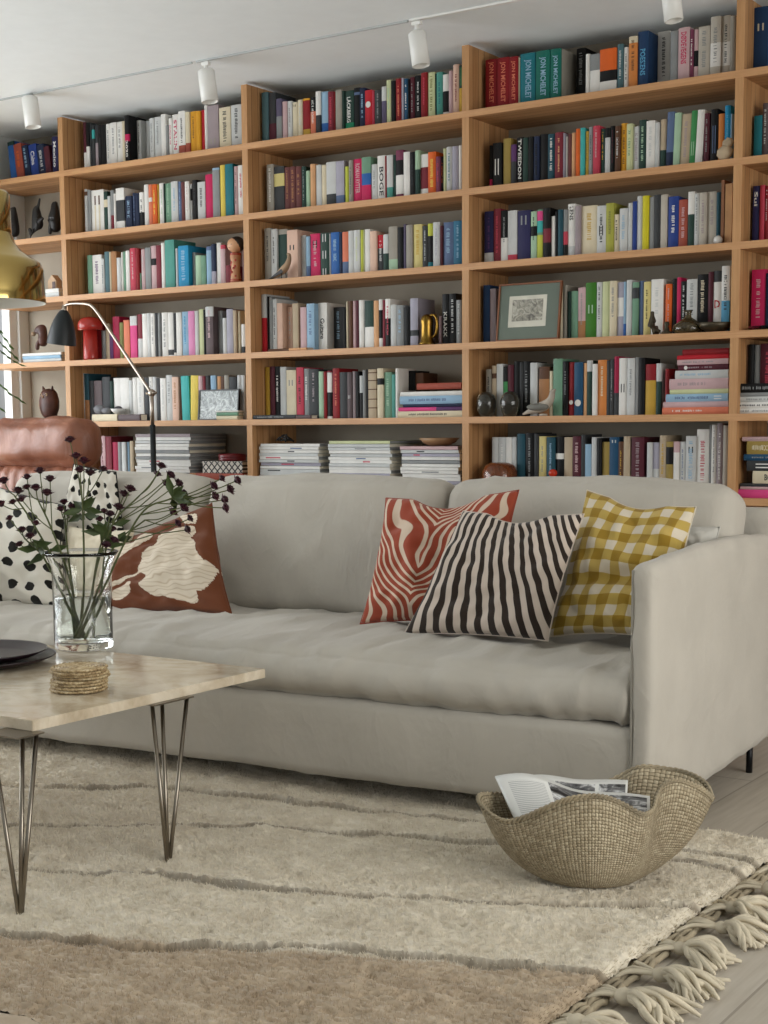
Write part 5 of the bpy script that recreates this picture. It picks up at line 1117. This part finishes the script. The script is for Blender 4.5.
# red mushroom lamp
M_rl = plain('red_lacquer', 'a02c24', .25, var=.04, coat=.3)
p = standing(91, 357, .045, ZS[4]); x, y, z = p; rl = thing('mushroom_lamp', 'small glossy red table lamp with domed mushroom shade, left bay', 'table lamp', (x, y, z)); k_ = (p-CAM).dot(cf)/FPX
q = MB(); q.lathe([(0, 0), (.038, 0), (.038, .012), (.036, .15), (0, .15)], M_rl, 32, (x, y, z)) ; q.build('stem', rl)
q = MB(); q.lathe([(.034, .148), (.062, .148), (.062, .17), (.058, .19), (.044, .205), (.022, .213), (0, .215)], M_rl, 40, (x, y, z)); q.build('dome_shade', rl)
# kokeshi doll
p = standing(236, 284, .045, ZS[3]); x, y, z = p; kd = thing('kokeshi_doll', 'painted wooden doll with round head and red floral body, left bay', 'doll', (x, y, z))
q = MB(); q.lathe([(0, 0), (.026, 0), (.026, .01), (.02, .05), (.022, .10), (.026, .125), (.018, .137), (.012, .14), (0, .14)], plain('doll_wood', 'b4805a', .4, var=.1), 32, (x, y, z)); bd = q.build('body', kd)
q = MB()
for zz in (.006, .013, .125, .131): q.lathe([(.0262, zz), (.0272, zz+.002), (.0262, zz+.004)], M_rl, 32, (x, y, z)); 
for i in range(9): a = -PI/2+R.uniform(-.9, .9); q.ball((x+.0215*math.cos(a), y+.0215*math.sin(a), z+.03+i*.009), .006, M_rl, 8, 6, (1, .6, 1))
q.build('painted_flowers', bd)
q = MB(); q.ball((x, y, z+.172), .038, plain('doll_face', 'cf9e78', .4), 24, 16, (1, 1, .92)); hd = q.build('head', kd)
q = MB(); q.ball((x+.004, y+.006, z+.176), .0385, M_dkw, 24, 16, (1, 1, .93)); q.build('hair', hd)
q = MB()
for s in (-1, 1): q.tube([(x+s*.016-.006, y-.036, z+.172), (x+s*.010-.006, y-.0375, z+.172)], .0012, M_dkw, 6)
q.tube([(x-.009, y-.0372, z+.158), (x-.003, y-.0375, z+.158)], .0012, M_rl, 6); q.build('face_paint', hd)
# stones and bowl left bay
z = ZS[5]+.0345; p = aty(100, 405, .035)
for i, (dx, r, s, mm, lab) in enumerate(((0, .030, (1.25, .9, .8), M_stn, 'larger smooth grey stone lying on the cream book'), (.045, .024, (1.3, .9, .7), M_stn, 'smaller smooth grey stone between the larger one and the bowl'))):
    q = MB(); q.ball((p.x+dx, .035, z+r*s[2]+.0003), r, mm, 24, 14, s, fn=lambda v: v*(1+.08*noise.noise(v*1.5))); tag(q.build('pebble'), lab, 'stone', 'stones on the cream book')
xb = aty(117, 405, .035).x+.004
q = MB(); q.lathe([(0, 0), (.018, 0), (.032, .012), (.04, .026), (.038, .026), (.03, .014), (.015, .005), (0, .004)], M_cer, 36, (xb, .04, z+.0006)); tag(q.build('small_bowl'), 'small white ceramic bowl beside the grey stones', 'bowl')
q = MB(); q.ball((xb, .04, z+.026), .02, plain('dark_pebble', '3c3a40', .6), 16, 10, (1.1, .9, .7)); tag(q.build('pebble'), 'dark pebble lying inside the small white bowl', 'stone')
# black photo frame
def photo_frame(name, u0, v0, u1, v1, Y, z, fw, mf, mp_, lab, mat_m, lean=8, passe=None, grp=None):
    a = aty(u0, v1, Y); b_ = aty(u1, v1, Y); t = aty((u0+u1)/2, v0, Y); W_ = b_.x-a.x; H_ = (t.z-z)/math.cos(math.radians(lean))
    root = thing(name, lab, 'framed picture', (a.x+W_/2, Y, z+.0006)); Mx = Matrix.Translation((a.x, Y, z+.0008))@Matrix.Rotation(-math.radians(lean), 4, 'X')
    q = MB(); d = .014
    q.box(0, 0, 0, fw, d, H_, mf, M=Mx); q.box(W_-fw, 0, 0, W_, d, H_, mf, M=Mx); q.box(fw, 0, 0, W_-fw, d, fw, mf, M=Mx); q.box(fw, 0, H_-fw, W_-fw, d, H_, mf, M=Mx); q.box(fw, .008, fw, W_-fw, d-.001, H_-fw, mf, M=Mx); q.build('frame', root)
    if passe:
        q = MB(); q.box(fw, .005, fw, W_-fw, .0079, H_-fw, mat_m, M=Mx); q.build('mount_card', root)
        x0, x1, z0, z1 = passe; q = MB(); q.box(W_*x0, .0035, H_*z0, W_*x1, .0049, H_*z1, plain('print_paper', 'cdcabc', .8), M=Mx); c_ = q.build('print_sheet', root)
        mg = .016; q = MB(); q.box(W_*x0+mg, .0025, H_*z0+mg*1.5, W_*x1-mg, .0034, H_*z1-mg, mp_, M=Mx); q.build('etching', c_)
    else:
        q = MB(); q.box(fw, .005, fw, W_-fw, .0079, H_-fw, mp_, M=Mx); q.build('photograph', root)
    return root
def picmat(name, stops, scale, dist=1.5):
    m, nt, b, o = newmat(name); n = noisetex(nt, coords(nt, 'Object', (1, 1, 1)), scale, 6, .65, dist); L(nt, ramp(nt, n.outputs[0], stops), b.inputs['Base Color']); b.inputs['Roughness'].default_value = .25; return m
photo_frame('photo_frame', 197.5, 389.5, 237.5, 420.5, .035, ZS[5], .006, plain('black_frame', '17181a', .4), picmat('grey_photograph', [(.35, '3c4240'), (.5, '7d8583'), (.65, 'c4cac8')], 22, 3), 'black-framed grey photograph of a crowd standing before the books, left bay', None, 6)
photo_frame('framed_etching', 495.5, 282, 558, 340.5, .035, ZS[4], .007, plain('walnut_frame', '7a4a2c', .4), picmat('etching_print', [(.36, '55524a'), (.5, '8d8a7e'), (.64, 'bdb9aa')], 30, 2), 'framed small grey etching on a green-grey mount, leaning in the right bay', plain('green_grey_card', '687268', .85, var=.03), 7, (.18, .78, .24, .78))
# box and tin, left bay bottom
x0, x1 = aty(80+560/4.518, 466, .06).x, aty(80+740/4.518, 466, .06).x; z = ZS[6]+.0625
m, nt, b, o = newmat('trellis_pattern'); M_tr = m
t_ = N(nt, 'ShaderNodeTexCoord'); s_ = N(nt, 'ShaderNodeSeparateXYZ'); L(nt, t_.outputs['Object'], s_.inputs[0])
A_ = math_(nt, 'ABSOLUTE', math_(nt, 'SUBTRACT', math_(nt, 'FRACT', math_(nt, 'MULTIPLY', math_(nt, 'ADD', s_.outputs[0], s_.outputs[2]), 28)), .5)); B_ = math_(nt, 'ABSOLUTE', math_(nt, 'SUBTRACT', math_(nt, 'FRACT', math_(nt, 'MULTIPLY', math_(nt, 'SUBTRACT', s_.outputs[0], s_.outputs[2]), 28)), .5))
L(nt, mix(nt, math_(nt, 'LESS_THAN', math_(nt, 'MINIMUM', A_, B_), .13), lin('c8c2b6'), lin('1e1a1a')), b.inputs['Base Color'])
bx = thing('patterned_box', 'lidded box with black-on-white trellis pattern on the orange-red book', 'box', ((x0+x1)/2, .12, z)); q = MB(); q.box(x0, .05, z+.0004, x1, .19, z+.044, M_tr, .001); q.build('box_body', bx); q = MB(); q.box(x0-.001, .049, z+.0445, x1+.001, .191, z+.056, M_tr, .001); q.build('lid', bx)
z += .0565; xt = (aty(80+615/4.518, 455, .1).x+aty(80+742/4.518, 455, .1).x)/2; tn = thing('round_tin', 'round dark red tin with lid on the trellis-patterned box', 'tin', (xt, .115, z)); M_tin = plain('dark_red_tin', '6c1c22', .3, var=.1)
q = MB(); q.lathe([(0, .0004), (.064, .0004), (.066, .004), (.066, .020), (0, .020)], M_tin, 40, (xt, .118, z)); q.build('tin_body', tn); q = MB(); q.lathe([(.068, .018), (.068, .028), (.062, .034), (0, .036), (0, .0205), (.067, .0205)], M_tin, 40, (xt, .118, z)); q.build('lid', tn)
# wooden bird, middle bay third shelf
p = standing(284, 280, .045, ZS[3]); x, y, z = p
o = skin('bird_figurine', [(x-.06, y, z+.008, .006), (x-.03, y, z+.026, .013), (x, y, z+.042, .020), (x+.02, y, z+.062, .015), (x+.032, y, z+.088, .011), (x+.034, y-.002, z+.106, .0105), (x+.022, y-.006, z+.112, .003)], [(0, 1), (1, 2), (2, 3), (3, 4), (4, 5), (5, 6)], M_bw2, 'slender brown wooden bird figurine with dark tail, middle bay', 'figurine')
q = MB(); q.tube([(x-.005, y-.01, z+.03), (x-.008, y-.01, z+.0005)], .002, M_dkw, 6); q.tube([(x+.006, y+.006, z+.03), (x+.008, y+.006, z+.0005)], .002, M_dkw, 6); q.build('legs', o)
q = MB(); q.add([(x-.085, y-.012, z+.0008), (x-.0, y-.02, z+.045), (x+.008, y-.016, z+.03), (x-.075, y+.012, z+.001)], [(0, 1, 2, 3)], M_dkw); q.build('wing', o)
# brass bell-like jug
p = standing(427, 343, .05, ZS[4]); x, y, z = p; M_ob = plain('aged_brass', '8a6c30', .3, 1, var=.15)
jg = thing('brass_bell', 'small aged brass bell-shaped vessel with handle, middle bay fourth shelf', 'brass ornament', (x, y, z))
q = MB(); q.lathe([(0, .0005), (.034, .0005), (.036, .006), (.029, .016), (.026, .04), (.025, .085), (.028, .10), (.024, .118), (.012, .128), (0, .131)], M_ob, 32, (x, y, z)); q.build('bell_body', jg)
q = MB(); q.tube(catmull([(x+.01, y, z+.122), (x+.035, y, z+.124), (x+.05, y, z+.10), (x+.046, y, z+.05), (x+.026, y, z+.03)], 6), .0055, M_ob, 8); q.build('handle', jg)
# twig ornament and bowl on the magazines
q = MB(); p = aty(285, 440, .1)
for i in range(9):
    a = i*.7; q.tube(catmull([(p.x-.05+i*.010, .1, zs1+.012), (p.x-.02+i*.006, .1+.02*math.sin(a), zs1+.028+.01*math.sin(i*2.)), (p.x+.02+.01*math.cos(a*2), .1+.03*math.cos(a), zs1+.008+.004*(i % 3))], 4), .0045, M_dkw, 6)
tag(q.build('twig_ornament'), 'dark tangled driftwood piece lying on the left magazine stack, middle bay', 'ornament')
p = aty(439, 437, .11); q = MB(); q.lathe([(0, 0), (.04, 0), (.07, .014), (.088, .034), (.085, .034), (.066, .017), (.038, .005), (0, .005)], plain('bowl_wood', 'a07c58', .5, var=.12), 40, (p.x-.005, .12, zs3+.0006)); tag(q.build('wooden_bowl'), 'shallow light wooden bowl on the right magazine stack, middle bay', 'bowl')
# soft toy / stone right bay second shelf
p = standing(725, 158, .03, ZS[2]); x, y, z = p; q = MB(); M_tb = plain('pale_stone_carving', 'a8967c', .8, var=.15)
q.ball((x, y, z+.028), .03, M_tb, 20, 12, (1, .6, .92), fn=lambda v: v*(1+.25*noise.noise(v*2))); q.ball((x+.012, y, z+.062), .02, M_tb, 16, 10, (1.1, .7, .9), fn=lambda v: v*(1+.25*noise.noise(v*2))); tag(q.build('stone_carving'), 'rough pale stone carving at the right end of the second shelf, right bay', 'ornament')
p = standing(718, 241, .05, ZS[3]); q = MB(); q.ball((p.x, .05, p.z+.017), .017, M_cer, 20, 12); tag(q.build('ceramic_ball'), 'small white ceramic ball beside the standing wooden boards', 'ornament')
for i, (u0, u1, v0, lab) in enumerate(((721, 724, 180, 'thin darker wooden board standing at the right end of the third shelf'), (725, 732, 184, 'thicker lighter wooden board against the right upright, third shelf'))):
    a, b_ = aty(u0, 210, .06+.0*i), aty(u1, 210, .06); q = MB(); q.box(a.x, .06, ZS[3]+.0004, min(b_.x, XU[3]-.002), .27, aty(u0, v0, .06).z, plain(('brown_board', 'oak_plank')[i], ('8a5c3c', 'b88a5c')[i], .5)); tag(q.build('wooden_board'), lab, 'board', 'wooden boards on the third shelf')
# fourth shelf ornaments, right bay
M_brz = plain('dark_bronze', '4a4234', .45, .6, var=.2)
p = standing(652, 329, .03, ZS[4]); x, y, z = p
skin('seated_figurine', [(x, y, z+.012, .018), (x-.004, y, z+.04, .014), (x-.002, y, z+.062, .012), (x, y, z+.078, .006), (x+.001, y, z+.09, .011), (x+.02, y-.008, z+.018, .009), (x+.038, y-.008, z+.008, .007), (x+.016, y-.006, z+.045, .006)], [(0, 1), (1, 2), (2, 3), (3, 4), (0, 5), (5, 6), (2, 7)], M_brz, 'small dark bronze seated figurine on the fourth shelf, right bay', 'figurine')
p = standing(663, 329, .03, ZS[4]); x, y, z = p; q = MB(); q.lathe([(0, 0), (.022, 0), (.024, .006), (.012, .012), (.007, .03), (.011, .036), (.008, .046), (0, .048)], M_brz, 24, (x+.015, y, z)); tag(q.build('bronze_bell'), 'tiny bronze bell between the seated figurine and the glass decanter', 'ornament')
m, nt, b, o = newmat('smoked_olive_glass'); b.inputs['Transmission Weight'].default_value = .85; b.inputs['Roughness'].default_value = .04; b.inputs['Base Color'].default_value = lin('8a7c5c'); M_og = m
p = standing(688, 329, .04, ZS[4]); x, y, z = p; q = MB(); q.lathe([(0, .0004), (.045, .0004), (.058, .012), (.054, .03), (.03, .048), (.013, .06), (.011, .074), (.018, .086), (.015, .086), (.008, .074), (.009, .06), (.026, .047), (.049, .029), (.052, .013), (.04, .005), (0, .005)], M_og, 40, (x, y, z)); tag(q.build('glass_decanter'), 'squat olive glass decanter on the fourth shelf, right bay', 'decanter')
p = standing(715, 328, .04, ZS[4]); q = MB(); q.lathe([(0, .0004), (.03, .0004), (.052, .014), (.068, .034), (.065, .034), (.048, .016), (.028, .006), (0, .006)], M_brz, 40, p); tag(q.build('dark_bowl'), 'shallow dark metal bowl at the right end of the fourth shelf', 'bowl')
# fifth shelf ornaments, right bay
m, nt, b, o = newmat('smoke_glass'); b.inputs['Transmission Weight'].default_value = .8; b.inputs['Roughness'].default_value = .02; b.inputs['Base Color'].default_value = lin('6a675c'); M_sg = m
for u, lab in ((486.5, 'left of two egg-shaped smoke glass vases by the right bay upright'), (510, 'right of two egg-shaped smoke glass vases, before the black books')):
    p = standing(u, 416, .035, ZS[5]); q = MB(); q.lathe([(0, .0004), (.022, .0004), (.032, .012), (.040, .04), (.041, .062), (.034, .085), (.02, .098), (.008, .102), (0, .1025)], M_sg, 36, p); tag(q.build('egg_vase'), lab, 'glass vase', 'egg-shaped smoke glass vases')
p = standing(541, 416, .035, ZS[5]); x, y, z = p; M_wb = plain('pale_bird_wood', 'a89e90', .55, var=.15)
bird = skin('shore_bird', [(x-.085, y, z+.007, .004), (x-.05, y, z+.02, .012), (x-.015, y, z+.03, .022), (x+.02, y, z+.042, .024), (x+.045, y, z+.062, .016), (x+.05, y, z+.088, .013), (x+.053, y, z+.10, .012), (x+.068, y-.004, z+.104, .003)], [(0, 1), (1, 2), (2, 3), (3, 4), (4, 5), (5, 6), (6, 7)], M_wb, 'painted grey-white wooden bird facing right on the fifth shelf', 'figurine')
q = MB(); q.ball((x-.005, y-.02, z+.036), .03, plain('grey_wing', '6a6860', .6, var=.2), 20, 10, (1.7, .3, .5)); q.build('wing', bird)
q = MB(); q.lathe([(0, .0004), (.018, .0004), (.016, .008), (0, .01)], M_wb, 16, (x+.01, y, z)); q.build('stand', bird)
# amber vase, tomatoes
m, nt, b, o = newmat('amber_glass'); b.inputs['Transmission Weight'].default_value = .75; b.inputs['Roughness'].default_value = .05; b.inputs['Base Color'].default_value = lin('a8643c'); M_ag = m
p = standing(499.5, 478, .05, ZS[6]); q = MB(); q.lathe([(0, .0004), (.06, .0004), (.07, .012), (.074, .05), (.073, .085), (.062, .11), (.04, .122), (.025, .124), (.024, .12), (.056, .104), (.068, .08), (.069, .05), (.064, .015), (0, .006)], M_ag, 48, p); tag(q.build('amber_vase'), 'rounded ribbed amber glass vase at the left of the sixth shelf', 'glass vase')
M_tom = plain('tomato_red', 'c03418', .22, var=.1, coat=.3); TOM = [(545, 476, .03), (557, 478, .03), (568, 476, .03), (549, 470, .045), (562, 470, .045), (572, 479, .02), (553, 462, .05), (552, 478, .02), (540, 480, .04)]
c0 = standing(555, 478, .05, ZS[6]); LAY = [(-.045, 0, 0), (-.012, -.014, 0), (.022, 0, 0), (.052, .004, 0), (-.03, .002, .032), (.004, 0, .033), (-.012, 0, .064), (.082, .0, 0)]
TL_ = ['leftmost in the bottom row of the pile', 'second in the bottom row of the pile', 'third in the bottom row of the pile', 'fourth in the bottom row of the pile', 'left one in the middle row of the pile', 'right one in the middle row of the pile', 'topmost of the pile', 'orange one apart at the right of the pile']
for i, (dx, dy, dz) in enumerate(LAY):
    q = MB(); q.ball((c0.x+dx, .055+dy, c0.z+.0182+dz), .0178, M_tom, 18, 12, (1, 1, .92)); tag(q.build('tomato'), 'small red decorative tomato, %s, sixth shelf' % TL_[i], 'tomato', 'red tomatoes on the sixth shelf')
# black thing on left bottom books, glass dish far right
p = aty(752, 322, .02); q = MB(); q.lathe([(0, .003), (.05, .003), (.085, .014), (.084, .016), (.05, .006), (0, .006)], M_glass, 40, (max(p.x+.03, XU[3]+.13), .07, ZS[4]-.002)); tag(q.build('glass_dish'), 'clear glass dish at the right picture edge, far-right fourth shelf', 'dish')
# plant by the window
M_pg = plain('plant_green', '45652c', .5, var=.2); px_, py_ = -.42, -.62
plant = thing('potted_plant', 'potted plant with long arching green leaves by the left window', 'plant', (px_, py_, 0)); q = MB(); q.lathe([(0, .001), (.12, .001), (.15, .28), (.14, .28), (.115, .24), (0, .24)], plain('clay_pot', '8a8680', .8), 36, (px_, py_, 0)); q.build('pot', plant)
tips = [aty(23, 366, -.30), aty(24, 402, -.30), aty(18, 358, -.35), aty(4, 411, -.4), aty(-15, 340, -.5), aty(-40, 380, -.6), aty(14, 349, -.45)]
for i, tp_ in enumerate(tips):
    mid = Vector((px_*.5+tp_.x*.5, py_*.5+tp_.y*.5, tp_.z+.10+.02*i)); sp = catmull([Vector((px_, py_, .24)), Vector((px_+.02*math.cos(i), py_+.02*math.sin(i), .8)), mid, tp_], 10)
    q = MB(); q.tube(sp, [.006-.0045*k/len(sp) for k in range(len(sp))], M_pg, 6)
    for k in range(len(sp)*5//8, len(sp)-1, 1): petal(q, sp[k], (sp[k+1]-sp[k])+Vector((R.uniform(-.4, .4), R.uniform(-.4, .4), -.3))*.02, Vector((0, 1, .2)), .05, .009, M_pg)
    q.build('leaf', plant)
# ------------------------------------------------------------------ light
w = bpy.data.worlds.new('world'); scn.world = w; w.use_nodes = True; nt = w.node_tree; nt.nodes.clear()
bg = nt.nodes.new('ShaderNodeBackground'); bg.inputs[0].default_value = (.86, .93, 1, 1); bg.inputs[1].default_value = .62
wo = nt.nodes.new('ShaderNodeOutputWorld'); nt.links.new(bg.outputs[0], wo.inputs[0])
# pale sky above the horizon, dim ground below it
tcw = nt.nodes.new('ShaderNodeTexCoord'); sx = nt.nodes.new('ShaderNodeSeparateXYZ'); nt.links.new(tcw.outputs['Generated'], sx.inputs[0])
nt.links.new(ramp(nt, math_(nt, 'ADD', math_(nt, 'MULTIPLY', sx.outputs[2], .5), .5), [(.47, (.16, .145, .125, 1)), (.53, (.92, .97, 1, 1))]), bg.inputs[0])
def area(name, loc, size, dirv, power, col):
    l = bpy.data.lights.new(name, 'AREA'); l.shape = 'RECTANGLE'; l.size, l.size_y = size; l.energy = power; l.color = col
    o = bpy.data.objects.new(name, l); COL.objects.link(o); o.location = loc
    o.rotation_euler = Vector(dirv).to_track_quat('-Z', 'Y').to_euler(); return o
area('window_daylight_left', (XL-.45, -2.75, 1.35), (4.2, 2.0), (1, .25, -.05), 235, (.93, .97, 1))
area('window_daylight_right', (XR+.35, -2.75, 1.4), (3.6, 2.1), (-1, 0, -.08), 170, (1, .985, .95))
area('ground_bounce_fill', (XL-.85, .10, .15), (.9, .9), (1, -.05, 1.1), 26, (1, .92, .72))  # added unseen fill lamp, imitates ground bounce on the shelf undersides
scn.view_settings.view_transform = 'Standard'; scn.view_settings.look = 'None'; scn.view_settings.gamma = 1
scn.view_settings.use_curve_mapping = False; scn.view_settings.exposure = -0.18
